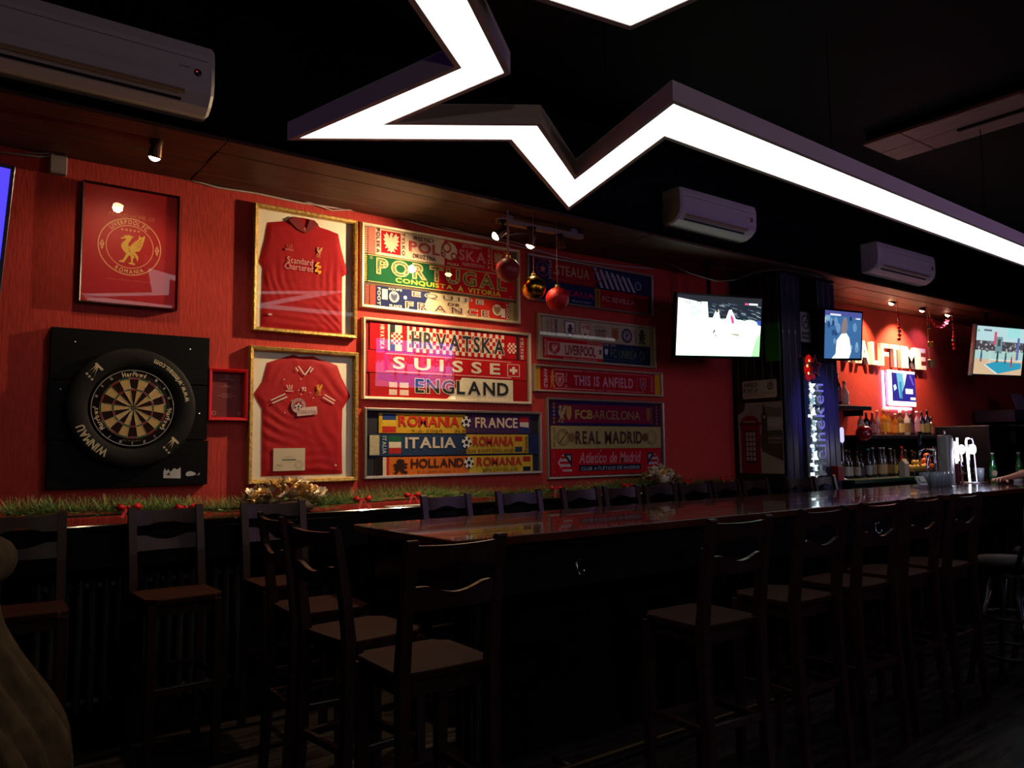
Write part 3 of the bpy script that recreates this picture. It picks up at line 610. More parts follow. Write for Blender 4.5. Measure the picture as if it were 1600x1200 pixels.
o1 = [(262, 240), (415, 228), (445, 205), (475, 193), (560, 203), (640, 222), (668, 248), (690, 280), (760, 302), (840, 335), (862, 450), (885, 540), (918, 655), (872, 688), (870, 900), (872, 1157), (790, 1147), (600, 1127), (400, 1112), (205, 1097), (213, 900), (222, 660), (224, 614), (190, 562), (215, 470), (240, 380), (250, 300)]
so = shirt(F, o1, SHIRT1, [(.28, -.05, 0, .003, .05, .12), (.35, -.3, .9, .003, .045, .15), (-.1, -.38, 1.5, .002, .05, .2), (-.3, -.1, .3, .002, .05, .12)], 1)
t = MB(); B4 = lambda a, b: (F.L(a[0], b[1])+F.L(b[0], a[1]))
def bx4(fn, *a, **k): pass
x0, y0 = F.L(418, 571); x1, y1 = F.L(628, 549); text(t, 'Standard', x0, y0, x1, y1, .0225, paint('d8a09a'), w='r')
x0, y0 = F.L(400, 621); x1, y1 = F.L(628, 601); text(t, 'Chartered', x0, y0, x1, y1, .0225, paint('d8a09a'), w='r')
for dy in (0, 42):
    q = [F.L(645, 590+dy), F.L(665, 568+dy), F.L(685, 572+dy), F.L(662, 592+dy), F.L(697, 600+dy), F.L(690, 620+dy), F.L(668, 628+dy), F.L(675, 612+dy), F.L(640, 604+dy)]
    t.poly(q, .0225, paint('e0a020'))
a, b = F.L(655, 512), F.L(706, 448); emblem(t, BIRD, a[0], a[1], b[0], b[1], .0225, paint('c88a5a'))
a, b = F.L(655, 528), F.L(692, 516); text(t, 'L.F.C.', a[0], a[1], b[0], b[1], .0225, paint('c88a5a'))
for k in range(3): q = [F.L(412+20*k, 425), F.L(420+20*k, 425), F.L(430+14*k, 458), F.L(424+14*k, 458)]; t.poly(q, .0225, paint('b8544c'))
a, b = F.L(400, 470), F.L(468, 464); t.rect(a[0], a[1], b[0], b[1], .0225, paint('b8544c'))
a, b = F.L(262, 1000), F.L(292, 990); t.rect(a[0], a[1], b[0], b[1], .0225, paint('d8b8a8'))
a, b = F.L(535, 312), F.L(568, 285); text(t, 'M', a[0], a[1], b[0], b[1], .0225, paint('c87068'))
t.build('lettering', so)
cl = MB(); NV = mat('dark_collar', '780810', .75)
cl.poly([F.L(*p) for p in ((430, 226), (475, 200), (530, 212), (560, 330), (500, 300))], .0235, NV, .004); cl.poly([F.L(*p) for p in ((600, 222), (640, 228), (672, 262), (600, 320), (562, 332))], .0235, NV, .004); cl.build('collar', so)
F = Frame('framed_shirt', 'gilt-framed red shirt with white striped cuffs and a certificate, lower of the two', 'frame', *C5, (98, 45), (905, 1062), GOLD, .028, MOUNT, 'framed shirts', depth=.045)
o2 = [(437, 110), (480, 128), (585, 123), (625, 145), (700, 168), (765, 195), (800, 290), (835, 360), (865, 425), (805, 522), (800, 700), (803, 1008), (500, 1020), (195, 1030), (198, 800), (200, 520), (165, 460), (137, 410), (200, 320), (225, 230), (240, 172), (330, 145)]
so = shirt(F, o2, SHIRT2, [(-.3, -.1, 1.2, .0026, .06, .13), (.28, .25, .7, .002, .07, .11), (-.25, .3, -.6, .002, .07, .1), (.1, -.42, 1.5, .0014, .06, .16), (.25, -.15, .4, .0014, .08, .14)], 5)
t = MB(); WH = paint('e0cdbc')
def line(t, F, p, q, w, z, m):
    a, b = Vector(F.L(*p)), Vector(F.L(*q)); d = (b-a).normalized(); nn = Vector((-d.y, d.x))*w/2; t.poly([a+nn, b+nn, b-nn, a-nn], z, m)
for p, q in (((468, 200), (516, 268)), ((516, 268), (562, 205)), ((447, 212), (466, 240)), ((578, 216), (556, 248))): line(t, F, p, q, .008, .0226, WH)
for p, q in (((262, 458), (370, 408)), ((272, 480), (384, 430)), ((664, 414), (745, 462)), ((652, 434), (735, 482))): line(t, F, p, q, .008, .0226, WH)
for k in range(3): t.poly([F.L(376+20*k, 342), F.L(384+20*k, 342), F.L(398+11*k, 376), F.L(391+11*k, 376)], .0226, paint('e0b8a0'))
a, b = F.L(372, 389), F.L(431, 385); t.rect(a[0], a[1], b[0], b[1], .0226, paint('e0b8a0'))
a, b = F.L(494, 388), F.L(527, 357); text(t, '92', a[0], a[1], b[0], b[1], .0226, WH)
a, b = F.L(600, 402), F.L(650, 338); emblem(t, BIRD, a[0], a[1], b[0], b[1], .0226, paint('d8962c'))
a, b = F.L(598, 420), F.L(642, 406); text(t, 'L.F.C.', a[0], a[1], b[0], b[1], .0226, paint('d8962c'))
c = F.L(468, 498); e = F.L(522, 498); R_ = e[0]-c[0]; t.disc(c[0], c[1], R_, .0226, paint('c8a8a0'), 24); t.disc(c[0], c[1], R_*.62, .0227, paint('a01820'), 24); football(t, c[0], c[1]-.005, R_*.45, .0228)
arctext(t, 'MARATHON BET CLUB', c[0], c[1], R_*.81, .018, 0, .0229, paint('6a1c20'))
t.poly([F.L(455, 515), F.L(606, 503), F.L(610, 562), F.L(458, 577)], .0231, paint('d0b4a8')); a, b = F.L(462, 560), F.L(602, 534); text(t, 'FOUNDATION', a[0], a[1], b[0], b[1], .0232, paint('702428'), w='r')
for p in ((362, 300), (487, 297), (470, 380), (490, 413), (418, 458), (558, 400), (580, 440), (368, 550)): c = F.L(*p); t.disc(c[0], c[1], .004, .0226, WH, 8)
t.poly([F.L(738, 948), F.L(748, 934), F.L(758, 950)], .0226, WH); t.build('lettering', so)
ce = MB(); a, b = F.L(277, 990), F.L(518, 816); ce.rect(a[0], a[1], b[0], b[1], .0232, mat('certificate_paper', 'cfc0a0', .8), .003)
a, b = F.L(345, 910), F.L(450, 900); ce.rect(a[0], a[1], b[0], b[1], .0234, paint('4a4438'))
for y, x0_, x1_ in ((878, 365, 425), (888, 352, 446), (920, 378, 418), (968, 290, 350)): a, b = F.L(x0_, y+3), F.L(x1_, y); ce.rect(a[0], a[1], b[0], b[1], .0234, paint('8a8270'))
a, b = F.L(300, 955), F.L(350, 940); text(ce, 'Mar', a[0], a[1], b[0], b[1], .0234, paint('3a3830'), shear=.4, w='r'); c = F.L(470, 942); ce.disc(c[0], c[1], .028, .0234, paint('9a9078'), 20, .024); ce.disc(c[0], c[1], .016, .0234, paint('9a9078'), 16, .013)
ce.build('certificate', F.root)

# ---- crest poster
C2 = ((0, 220), 4.0)
F = Frame('framed_poster', 'red framed poster with a gold bird crest in a lettered ring', 'poster', *C2, (516, 244), (1106, 1062), mat('dark_red_moulding', '2a0608', .25), .012, BLACK, depth=.05)
po = MB(); w, h = F.w/2-.011, F.h/2-.011; po.rect(-w, -h, w, h, .030, mat('poster_red', 'b80c14', .5), .02); po = po.build('poster_sheet', F.root)
t = MB(); CRM = paint('e8a878'); GO = paint('e0b050'); a, b = F.L(683, 452), F.L(972, 436)
text(t, 'PROUD HOME OF', a[0], -0+F.h*.245, b[0], F.h*.278, .0305, paint('d87850'), w='r', gap=.12)
c = F.L(814, 662); c = (c[0], c[1]); R_ = (F.L(1012, 700)[0]-F.L(616, 620)[0])/2
t.disc(c[0], c[1], R_, .0304, CRM, 64, R_*.965); t.disc(c[0], c[1], R_*.755, .0304, CRM, 56, R_*.73)
arctext(t, 'LIVERPOOL FC', c[0], c[1], R_*.865, R_*.2, -4, .0305, CRM, sp=1.12); arctext(t, 'ROMANIA', c[0], c[1], R_*.865, R_*.2, 180, .0305, CRM, inward=True, sp=1.15)
emblem(t, BIRD, c[0]-R_*.34, c[1]-R_*.62, c[0]+R_*.48, c[1]+R_*.46, .0306, GO)
for k in range(5): t.poly(starpts(c[0]+R_*(.0+.13*(k-2)), c[1]+R_*.58, R_*.05), .0305, CRM)
for sx in (-1, 1):
    x = c[0]+sx*R_*.865; y = c[1]-R_*.02
    t.poly([(x, y+R_*.17), (x+.07*R_, y+R_*.02), (x+.05*R_, y-R_*.05), (x-.05*R_, y-R_*.05), (x-.07*R_, y+R_*.02)], .0305, CRM); t.poly([(x-.05*R_, y-R_*.07), (x+.05*R_, y-R_*.07), (x, y-R_*.2)], .0305, CRM)
    t.poly([(x, y+R_*.1), (x+.03*R_, y+R_*.01), (x-.03*R_, y+R_*.01)], .0306, mat('poster_red', 'b80c14', .5))
text(t, 'OFFICIAL LIVERPOOL SUPPORTERS CLUB', a[0], c[1]-R_*1.2, b[0], c[1]-R_*1.15, .0305, paint('d86850'), w='r'); t.build('lettering', po)
# feather slits on the bird, cut as red slivers
t = MB(); RD = mat('poster_red', 'b80c14', .5)
for (ux, uy, vx, vy) in ((.5, .62, .75, .9), (.55, .58, .86, .86), (.6, .55, .87, .76), (.63, .5, .82, .64), (.3, .62, .42, .4), (.42, .42, .6, .28)):
    p, q = Vector((c[0]-R_*.34+ux*R_*.82, c[1]-R_*.62+uy*R_*1.08)), Vector((c[0]-R_*.34+vx*R_*.82, c[1]-R_*.62+vy*R_*1.08)); d = (q-p).normalized(); nn = Vector((-d.y, d.x))*.0022
    t.poly([p, q-nn, q+nn], .0308, RD)
t.build('feather_lines', po)

# ---- small red frame beside the dart panel
C3 = ((40, 490), 4.0)
F = Frame('framed_letter', 'small bright red frame holding a faded letter, right of the dartboard', 'frame', *C3, (1146, 340), (1385, 672), mat('bright_red_lacquer', 'c01018', .3), .022, mat('letter_paper', '7a2420', .6), depth=.045)
t = MB(); PT = paint('c07a70')
for v, a in ((.3, .5), (.18, .2), (.15, .5), (.02, .35), (-.02, .6), (-.05, .3)): t.rect(-F.w*.5*a*.8, F.h*v, F.w*.5*a*.8, F.h*v+.003, .0065, PT)
t.disc(0, F.h*.36, .012, .0065, PT, 12, .009); t.disc(-F.w*.32, -F.h*.35, .014, .0065, PT, 12, .008); t.disc(F.w*.32, -F.h*.35, .010, .0065, PT, 12, .006); t.build('lettering', F.root)

# ------------------------------------------------------------------ dartboard group
a, b = wall(80, 511, 4.81), wall(323, 756, 4.81); pw, ph = b.x-a.x, a.z-b.z+.01
bbx = thing('dart_backboard', 'square black plank backboard behind the dartboard with torn white sticker scraps', 'backboard', ((a.x+b.x)/2, WY, (a.z+b.z)/2), FACE)
for v0, v1, dx in ((0, .33, 0), (.33, .70, -.004), (.70, 1, .003)):
    MB().box((dx, ph/2-ph*(v0+v1)/2, .021), (pw, ph*(v1-v0)-.004, .04), mat('black_stained_plank', '060505', .55, noise=.35, nscale=8, stretch=(1, 8, 1), bump=.2, spec=.15), bev=.003).build('plank', bbx)
t = MB(); ST = mat('sticker_remnant', 'b8b4b0', .6)
def bl(x, y): p = wall(40+x/4, 490+y/4, 4.805); return (p.x-(a.x+b.x)/2, p.z-(a.z+b.z)/2)
t.poly([bl(*p) for p in ((862, 1028), (862, 990), (872, 965), (880, 985), (893, 972), (905, 990), (930, 965), (948, 975), (970, 960), (970, 1030))], .0415, ST)
t.poly([bl(*p) for p in ((1000, 1010), (1008, 990), (1030, 984), (1055, 992), (1068, 1003), (1050, 1012), (1015, 1016))], .0415, ST); t.poly([bl(*p) for p in ((1072, 1012), (1090, 992), (1088, 1006))], .0415, ST)
t.poly([bl(*p) for p in ((880, 1005), (905, 990), (900, 1010), (925, 1020))], .0418, BLACK)
t.build('sticker_scraps', bbx)
for x, y in ((-.3, .36), (.3, .36), (-.3, -.02), (.36, -.02), (-.36, .1)): MB().lathe([(0, .0425), (.005, .0425), (.006, .041)], STEEL, 8, (x, y, 0)).build('screw', bbx)
bc = wall(208, 637.5, 4.78); 
su = thing('dartboard_surround', 'thick black round ring with pale lettering hung around the dartboard', 'dartboard surround', (bc.x, WY-.041, bc.z), FACE)
RUB = mat('black_foam_rubber', '12100e', .65, noise=.15, nscale=60, bump=.2, spec=.25)
MB().lathe([(.228, .002), (.228, .036), (.234, .042), (.322, .042), (.332, .036), (.336, .026), (.334, .002)], RUB, 72).build('ring', su)
t = MB(); PW = paint('c8b890')
arctext(t, 'www.winmau.com', 0, 0, .283, .045, 51, .0425, PW, inward=True, sp=.96); t.build('lettering', su); t = MB(); arctext(t, 'WINMAU', 0, 0, .283, .06, 228, .0425, PW, sp=.95); t.build('lettering', su)
for an in (-45, 135):
    t = MB(); A = math.radians(an); cx, cy = .285*math.sin(A), .285*math.cos(A)
    for k in range(3): t.tube([(cx+.013*k-.030, cy-.015*k-.012, .043), (cx+.004*k+.008, cy-.004*k+.026, .043)], .0016, PW, 5); t.poly(starpts(cx+.013*k-.036, cy-.015*k-.020, .0085, 4, .6), .0426, PW)
    t.poly([(cx+.0, cy+.035), (cx+.01, cy+.042), (cx+.045, cy+.006), (cx+.036, cy-.002)], .0426, PW); t.build('dart_emblem', su)
db = thing('dartboard', 'round dartboard of cream and black segments with red and green scoring rings', 'dartboard', (bc.x, WY-.041, bc.z), FACE)
SIS = mat('black_sisal', '140d0a', .9, noise=.2, nscale=120, bump=.3, spec=.2)
MB().lathe([(.2265, .001), (.2265, .032), (.222, .034), (0, .034)], SIS, 64).build('board', db)
fm = MB(); CRS = mat('cream_sisal', 'c8a468', .9, noise=.08, nscale=90, spec=.2); RS = mat('red_sisal', '9a1420', .9, spec=.2); GS = mat('green_sisal', '1f5a2a', .9, spec=.2); BS = mat('dark_sisal', '23100c', .9, noise=.1, nscale=90, spec=.2)
for k in range(20):
    a1 = PI/2-(k-.5)*PI/10; a0 = a1-PI/10; ev = k % 2 == 0
    for r1, r2, m in ((.170, .162, RS if ev else GS), (.162, .107, BS if ev else CRS), (.107, .099, RS if ev else GS), (.099, .016, BS if ev else CRS)): fm.disc(0, 0, r1, .0345, m, 5, r2, 1, a0, a1)
fm.disc(0, 0, .016, .0346, GS, 20); fm.disc(0, 0, .0064, .0348, RS, 12); fm.build('scoring_face', db)
wm = MB(); WI = mat('bright_wire', 'b0aca4', .35, .6)
for r in (.170, .162, .107, .099, .016, .0064):
    wm.tube([(r*math.cos(2*PI*k/48), r*math.sin(2*PI*k/48), .0355) for k in range(49)], .0006, WI, 4, False)
for k in range(20): an = PI/2-(k-.5)*PI/10; wm.tube([(.016*math.cos(an), .016*math.sin(an), .0355), (.176*math.cos(an), .176*math.sin(an), .0355)], .0006, WI, 4)
wm.build('spider_wire', db)
nr = MB(); nr.tube([(.2115*math.cos(2*PI*k/64), .2115*math.sin(2*PI*k/64), .037) for k in range(65)], .0013, mat('number_wire', 'd8d4cc', .4), 5, False)
for k, num in enumerate((20, 1, 18, 4, 13, 6, 10, 15, 2, 17, 3, 19, 7, 16, 8, 11, 14, 9, 12, 5)): arctext(nr, str(num), 0, 0, .197, .023, 18*k, .0375, paint('d8d4cc'), w='r')
nr.build('number_ring', db)
for am in (0, 110, 250): t = MB(); arctext(t, 'Harrows', 0, 0, .190, .034, am, .0352, paint('d8c090'), sp=1.1); t.build('lettering', db)
t = MB(); arctext(t, 'PRO MATCHPLAY', 0, 0, .184, .014, 180, .0352, paint('7a6a4c'), inward=True, w='r', sp=1.1); t.build('lettering', db)

# ------------------------------------------------------------------ televisions
def tv_axes(yaw, tilt, roll=0):
    n = Vector((-math.sin(yaw)*math.cos(tilt), -math.cos(yaw)*math.cos(tilt), -math.sin(tilt))); r = Vector((math.cos(yaw), -math.sin(yaw), 0)); u = n.cross(r)
    c, s = math.cos(roll), math.sin(roll); r, u = c*r+s*u, -s*r+c*u
    return Matrix((r, u, n)).transposed()
def television(label, c, w, h, yaw, tilt, roll, draw, mount_to=None, bez=.018, cat='television', bezm=None):
    Mx = tv_axes(*map(math.radians, (yaw, tilt, roll)))
    r = thing('television', label, cat, c, Mx.to_euler())
    bm = bezm or mat('tv_black_plastic', '0c0c0e', .2); W2, H2 = w/2, h/2
    MB().box((0, 0, -.025), (w, h, .045), bm, bev=.006).box((0, -.02, -.058), (w*.6, h*.6, .03), bm, bev=.01).build('housing', r)
    b = MB()
    for x0, y0, x1, y1 in ((-W2, H2-bez, W2, H2), (-W2, -H2, W2, -H2+bez*1.3), (-W2, -H2, -W2+bez, H2), (W2-bez, -H2, W2, H2)): b.box(((x0+x1)/2, (y0+y1)/2, .001), (x1-x0, y1-y0, .012), bm, bev=.002)
    b.build('bezel', r)
    s = MB(); sw, sh_ = w-2*bez, h-2.3*bez; X = lambda u: -sw/2+u*sw; Y = lambda v: sh_/2-v*sh_-(-.15*bez)
    draw(s, X, Y); s.build('screen', r)
    if mount_to is not None:
        m = MB(); Mi = r.matrix_basis.inverted(); C_ = Vector(c); n = Mx @ Vector((0, 0, 1))
        p0 = C_-n*.075; p1 = Vector((p0.x, p0.y+.06, p0.z)); 
        m.tube([Mi @ p0, Mi @ (p0-n*.06)], .03, DMETAL, 8); q = p0-n*.06; m.tube([Mi @ Vector((q.x, q.y, q.z-.05)), Mi @ Vector((q.x, q.y, mount_to-.015))], .018, DMETAL, 8)
        m.tube([Mi @ Vector((q.x, q.y, mount_to-.02)), Mi @ Vector((q.x, q.y, mount_to-.002))], .06, DMETAL, 12); m.build('ceiling_mount', r)
    return r
def R4(s, X, Y, u0, v0, u1, v1, z, m): s.poly([(X(u0), Y(v1)), (X(u1), Y(v1)), (X(u1), Y(v0)), (X(u0), Y(v0))], z, m)
def G4(s, X, Y, pts, z, m): s.poly([(X(p[0]), Y(p[1])) for p in pts], z, m)
def scr_football(s, X, Y):
    rr = random.Random(11); z = .002
    R4(s, X, Y, 0, 0, 1, 1, z, glow('c8ffd0', 3.2)); R4(s, X, Y, 0, 0, 1, .1, z+.0002, glow('3a4048', .5))
    G4(s, X, Y, [(0, .05), (.36, .13), (.36, .42), (0, .5)], z+.0003, glow('eefcff', 2.2)); R4(s, X, Y, 0, .42, 1, .72, z+.00025, glow('f8fff4', 2.6))
    G4(s, X, Y, [(.34, .1), (1, .08), (1, .44), (.9, .38), (.36, .36)], z+.0004, glow('30404c', .55))
    for i in range(80):
        u, v = .36+.6*rr.random(), .1+.27*rr.random(); L = .03+.04*rr.random(); G4(s, X, Y, [(u, v), (u+L, v+.015), (u+L, v+.03), (u, v+.012)], z+.0006+.00001*i, glow(rr.choice(['8098a8', '506878', '1a222c', 'a8b8c0', '605060']), .8))
    for k in range(5): R4(s, X, Y, .15, .19+.035*k, .27, .2+.035*k, z+.0006, glow('80c8d0', 1))
    for u0, c in ((.09, '605048'), (.215, '605048')): 
        R4(s, X, Y, u0, .1, u0+.055, .14, z+.0005, glow(c, .8)); R4(s, X, Y, u0+.006, .107, u0+.049, .133, z+.0006, glow('f8fff8', 1.5))
    G4(s, X, Y, [(.44, .24), (.475, .22), (.50, .38), (.49, .55), (.475, .7), (.465, .7), (.45, .5), (.405, .38)], z+.0016, glow('fffbe8', 1.6)); G4(s, X, Y, [(.44, .235), (.465, .22), (.475, .26), (.45, .27)], z+.0018, glow('504838', .6))
    G4(s, X, Y, [(.485, .43), (.5, .5), (.49, .58), (.497, .5)], z+.002, glow('504838', .6)); G4(s, X, Y, [(.43, .56), (.45, .56), (.43, .62), (.415, .62)], z+.002, glow('504838', .6)); G4(s, X, Y, [(.44, .63), (.46, .65), (.455, .7)], z+.002, glow('504838', .6))
    G4(s, X, Y, [(.6, .22), (.63, .21), (.69, .38), (.68, .6), (.60, .6), (.56, .4)], z+.0016, glow('fff6f4', 2)); G4(s, X, Y, [(.63, .29), (.66, .36), (.67, .45), (.64, .44), (.62, .34)], z+.0018, glow('d05088', 1.4))
    G4(s, X, Y, [(.94, .38), (1, .38), (1, .47), (.96, .46)], z+.0018, glow('3858b0', 1.2)); G4(s, X, Y, [(.6, .62), (.72, .62), (.75, .66), (.66, .64)], z+.0018, glow('a0b890', 1))
    R4(s, X, Y, .79, .09, .83, .12, z+.0018, glow('e04888', 1.6)); R4(s, X, Y, .84, .09, .95, .12, z+.0018, glow('f4f4f8', 1.6)); G4(s, X, Y, [(.95, .7), (1, .6), (1, 1), (.9, 1)], z+.0003, glow('a0f0a0', 1.6))
television('large television showing a bright football pitch, hung in front of the dark side panel', (5.53, 4.36, EYE+1.05), .95, .56, 12.2, 8.6, 1.4, scr_football, SOF+.0)
def scr_player(s, X, Y):
    rr = random.Random(4); z = .002; R4(s, X, Y, 0, 0, 1, 1, z, glow('3f6ea4', 1.0))
    for i in range(26):
        u, v, w, h = rr.random()*.8, rr.random()*.85, .12+.2*rr.random(), .06+.12*rr.random(); c = rr.choice(['6f9cc8', '2c4c80', '88b4d8', '203a6c', '5080b0'])
        s.disc(X(min(.88, u+w/2)), Y(min(.9, v+.08)), .02+.03*rr.random(), z+.0002+.00002*i, glow(c, .95), 12)
    R4(s, X, Y, 0, 0, 1, .1, z+.0009, glow('5a60b0', .8))
    G4(s, X, Y, [(.45, .28), (.5, .13), (.56, .12), (.6, .2), (.58, .45), (.6, .55), (.42, .55), (.44, .42)], z+.0012, glow('a08c8c', .8))
    G4(s, X, Y, [(.44, .48), (.58, .46), (.66, .56), (.72, .85), (.66, 1), (.2, 1), (.3, .9), (.32, .62)], z+.0014, glow('fffdf6', 1.4))
    for u in (.45, .52, .6): G4(s, X, Y, [(u, .75), (u+.01, .75), (u+.02, .98), (u+.01, .98)], z+.0016, glow('c0c0d0', .9))
    R4(s, X, Y, .14, .06, .42, .1, z+.0016, glow('e0e4f4', 1.1)); R4(s, X, Y, .84, .12, .96, .15, z+.0016, glow('e0e4f4', 1.1)); R4(s, X, Y, .8, .125, .83, .15, z+.0016, glow('e05090', 1.1)); R4(s, X, Y, .01, .14, .03, .26, z+.0016, glow('e0e4f4', 1))
television('angled television showing a white-shirted player on blue, hung beside the dark pillar', (7.18, 4.17, EYE+1.08), .85, .50, -6.3, 5.7, 4.0, scr_player, SOF)
def scr_volley(base='c8ecf0', k=1.0, tint=None):
    def f(s, X, Y):
        rr = random.Random(8); z = .002; g = lambda c, e: glow(tint(c) if tint else c, e*k)
        R4(s, X, Y, 0, 0, 1, 1, z, g(base, 1.0)); R4(s, X, Y, 0, .3, 1, .5, z+.0002, g('5a5458', .8)); R4(s, X, Y, 0, .5, 1, .68, z+.0003, g('b8e0d8', 1)); R4(s, X, Y, 0, .68, 1, 1, z+.0003, g('e8c8a0', 1.0))
        for i in range(110): u, v = rr.random()*.97, .3+.2*rr.random(); R4(s, X, Y, u, v, u+.02, v+.03, z+.0005+.00001*i, g(rr.choice(['d8d0d0', '404050', '90a0b0', '705860', 'e8f0f0']), .9))
        R4(s, X, Y, .4, .2, .54, .55, z+.0018, g('88b0b8', .8)); R4(s, X, Y, .44, .25, .5, .4, z+.002, g('505c60', .8)); R4(s, X, Y, .36, .1, .41, .38, z+.002, g('e0607c', 1)); R4(s, X, Y, .62, .0, .9, .2, z+.0018, g('a8e8e8', 1.1))
        G4(s, X, Y, [(.22, .8), (.45, .72), (.98, .74), (.98, .86), (.5, .98)], z+.0018, g('38a8c8', 1)); G4(s, X, Y, [(.2, .8), (.22, .79), (.5, .98), (.47, .99)], z+.002, g('f4fcff', 1)); R4(s, X, Y, .3, .68, .98, .7, z+.0019, g('f4fcff', 1))
        for u, v, c in ((.12, .6, '5050a0'), (.62, .62, '3a5060'), (.75, .7, 'c04050'), (.82, .6, 'e8d8b0'), (.45, .6, '203030'), (.3, .62, 'd8f0f0')):
            G4(s, X, Y, [(u, v-.1), (u+.02, v-.1), (u+.03, v), (u+.028, v+.14), (u+.012, v+.14), (u+.014, v+.03), (u+.004, v+.14), (u-.01, v+.14), (u-.005, v)], z+.0024, g(c, .9)); s.disc(X(u+.01), Y(v-.12), .008, z+.0025, g('c09878', .9), 8)
        R4(s, X, Y, .14, .06, .3, .1, z+.002, g('708090', .9)); R4(s, X, Y, .02, .07, .06, .12, z+.002, g('80c8a0', .9)); R4(s, X, Y, .85, .2, .9, .7, z+.0017, g('6a78c8', .9))
    return f
television('television at the far right showing an indoor volleyball court with blue floor', (10.5, 4.07, EYE+1.13), 1.05, .62, 8.1, 9.6, .8, scr_volley(k=.85), SOF, bezm=mat('tv_silver_edge', '5c5c66', .3, .4))
def purple(c):
    r, g, b = (int(c[i:i+2], 16) for i in (0, 2, 4)); return '%02x%02x%02x' % (int(r*.82), int(g*.62), min(255, int(b*.85+40)))
def scr_purple(s, X, Y):
    z = .002; R4(s, X, Y, 0, 0, 1, 1, z, glow('5040ff', 1.3)); R4(s, X, Y, .1, .1, .8, .5, z+.0003, glow('6a58ff', 1.4)); G4(s, X, Y, [(0, .6), (1, .7), (1, .8), (0, .72)], z+.0004, glow('3a30d8', 1.1)); s.disc(X(.93), Y(.45), .03, z+.0005, glow('8c80ff', 1.3), 12)
c_ = wall(19, 250, 3.9)
television('purple-blue glowing television cut off by the left edge above the chairs', (c_.x-.50, 3.93, c_.z-.30), 1.0, .60, -4, 12, -2, scr_purple, SOF+.0, bez=.016, bezm=mat('tv_silver_edge', '5c5c66', .3, .4))
# the set behind the photographer that shows as a reflection in the glass
television('television behind the viewer, mirrored in the glass of the chequered scarf frame', (6.36, -1.5, EYE+1.39), 1.50, .80, 180, 2, 0, scr_volley('d8c8ff', 11.0, purple), CEIL)

# ------------------------------------------------------------------ lamps
def spot(name, label, loc, aim, W_, on=True, soffit=None, r=.032, col=(1, .72, .42), size=1.5, group=None, blend=.6, es=45):
    t = thing(name, label, 'spotlight', loc, (0, 0, 0), group)
    d = (Vector(aim)-Vector(loc)).normalized(); rot = d.to_track_quat('-Z', 'Y').to_matrix(); CAN = mat('spot_can_bronze', '6a4a34', .35, .8)
    b = MB(); pr = [(r*.5, .1), (r*.75, .095), (r*.8, .05), (r, .0), (r, -.012), (r*.9, -.012), (r*.86, .0), (r*.6, .05), (0, .05)]
    b.lathe(pr, CAN, 18); b.v = [tuple(rot @ Vector(v)) for v in b.v]; b.build('lamp_can', t)
    if on:
        g = MB(); g.lathe([(.0001, -.03), (r*.4, -.027), (r*.75, -.016), (r*.9, -.004)], glow('ffe6b0', es), 16); g.v = [tuple(rot @ Vector(v)) for v in g.v]; g.build('bulb_face', t)
        l = bpy.data.lights.new(name+'_beam', 'SPOT'); l.energy = W_; l.color = col; l.spot_size = size; l.spot_blend = blend; l.shadow_soft_size = .03
        o = bpy.data.objects.new('light_beam', l); COL.objects.link(o); o.parent = t; o.rotation_euler = d.to_track_quat('-Z', 'Y').to_euler(); o.location = d*.03
    else: g = MB(); g.lathe([(0, -.004), (r*.84, .002)], GREYPL, 16); g.v = [tuple(rot @ Vector(v)) for v in g.v]; g.build('bulb_face', t)
    top = rot @ Vector((0, 0, .07))
    if soffit: MB().tube([top, top+Vector((0, .02, .02)), (top.x, top.y+.02, soffit-loc[2]-.002)], .007, DMETAL, 8).tube([(top.x, top.y+.02, soffit-loc[2]-.015), (top.x, top.y+.02, soffit-loc[2]-.001)], .035, DMETAL, 14).build('bracket', t)
    return t
spot('spotlight', 'single glowing spotlight under the soffit above the crest poster', tuple(wall(242, 243, 4.32)), (.82, 4.50, EYE+.9), SPOT_W*.45, soffit=SOF, size=2.4, r=.035)
ra = thing('lamp_rail', 'grey metal lamp rail under the soffit carrying three spotlights', 'lamp rail', (3.50, 4.32, SOF-.045))
MB().box((0, 0, 0), (.78, .05, .035), mat('rail_paint', '9c8880', .4), bev=.004).build('rail_bar', ra)
for x in (-.3, .3): MB().box((x, 0, .03), (.06, .04, .03), GREYPL).build('rail_fixing', ra)
spot('spotlight', 'bright spotlight at the left end of the lamp rail, aimed at the striped scarf frame', tuple(wall(776, 368, 4.26)), (1.5, 4.62, EYE+.3), SPOT_W*8.0, soffit=SOF-.06, size=2.3, blend=.7, r=.036)
spot('spotlight', 'lit spotlight in the middle of the lamp rail, seen edge-on above the gold bauble', tuple(wall(829, 382, 4.28)), (3.1, 4.55, EYE+.2), SPOT_W*1.4, soffit=SOF-.06, size=2.0, r=.036)
spot('spotlight', 'unlit bronze spotlight at the right end of the lamp rail', tuple(wall(878, 386, 4.3)), (3.9, 4.2, EYE), 0, on=False, soffit=SOF-.06, r=.03)
for i, (px, py, lab) in enumerate(((1393, 473, 'left bar spotlight above the letters, with a red bead string beside it'), (1441, 484, 'middle bar spotlight above the sign end, with a white ribbon string'), (1481, 491, 'right bar spotlight with purple-white glow next to the tinsel swag'))):
    p = wall(px, py, 4.5); spot('spotlight', lab, tuple(p), (p.x+(-.2, .0, -.1)[i], 4.76, EYE+.95), BARSPOT_W*(1.0, 1.4, .12)[i], soffit=SOF, size=1.9, r=.035, col=((1, .62, .32), (1, .62, .32), (.9, .5, .9))[i], es=30)

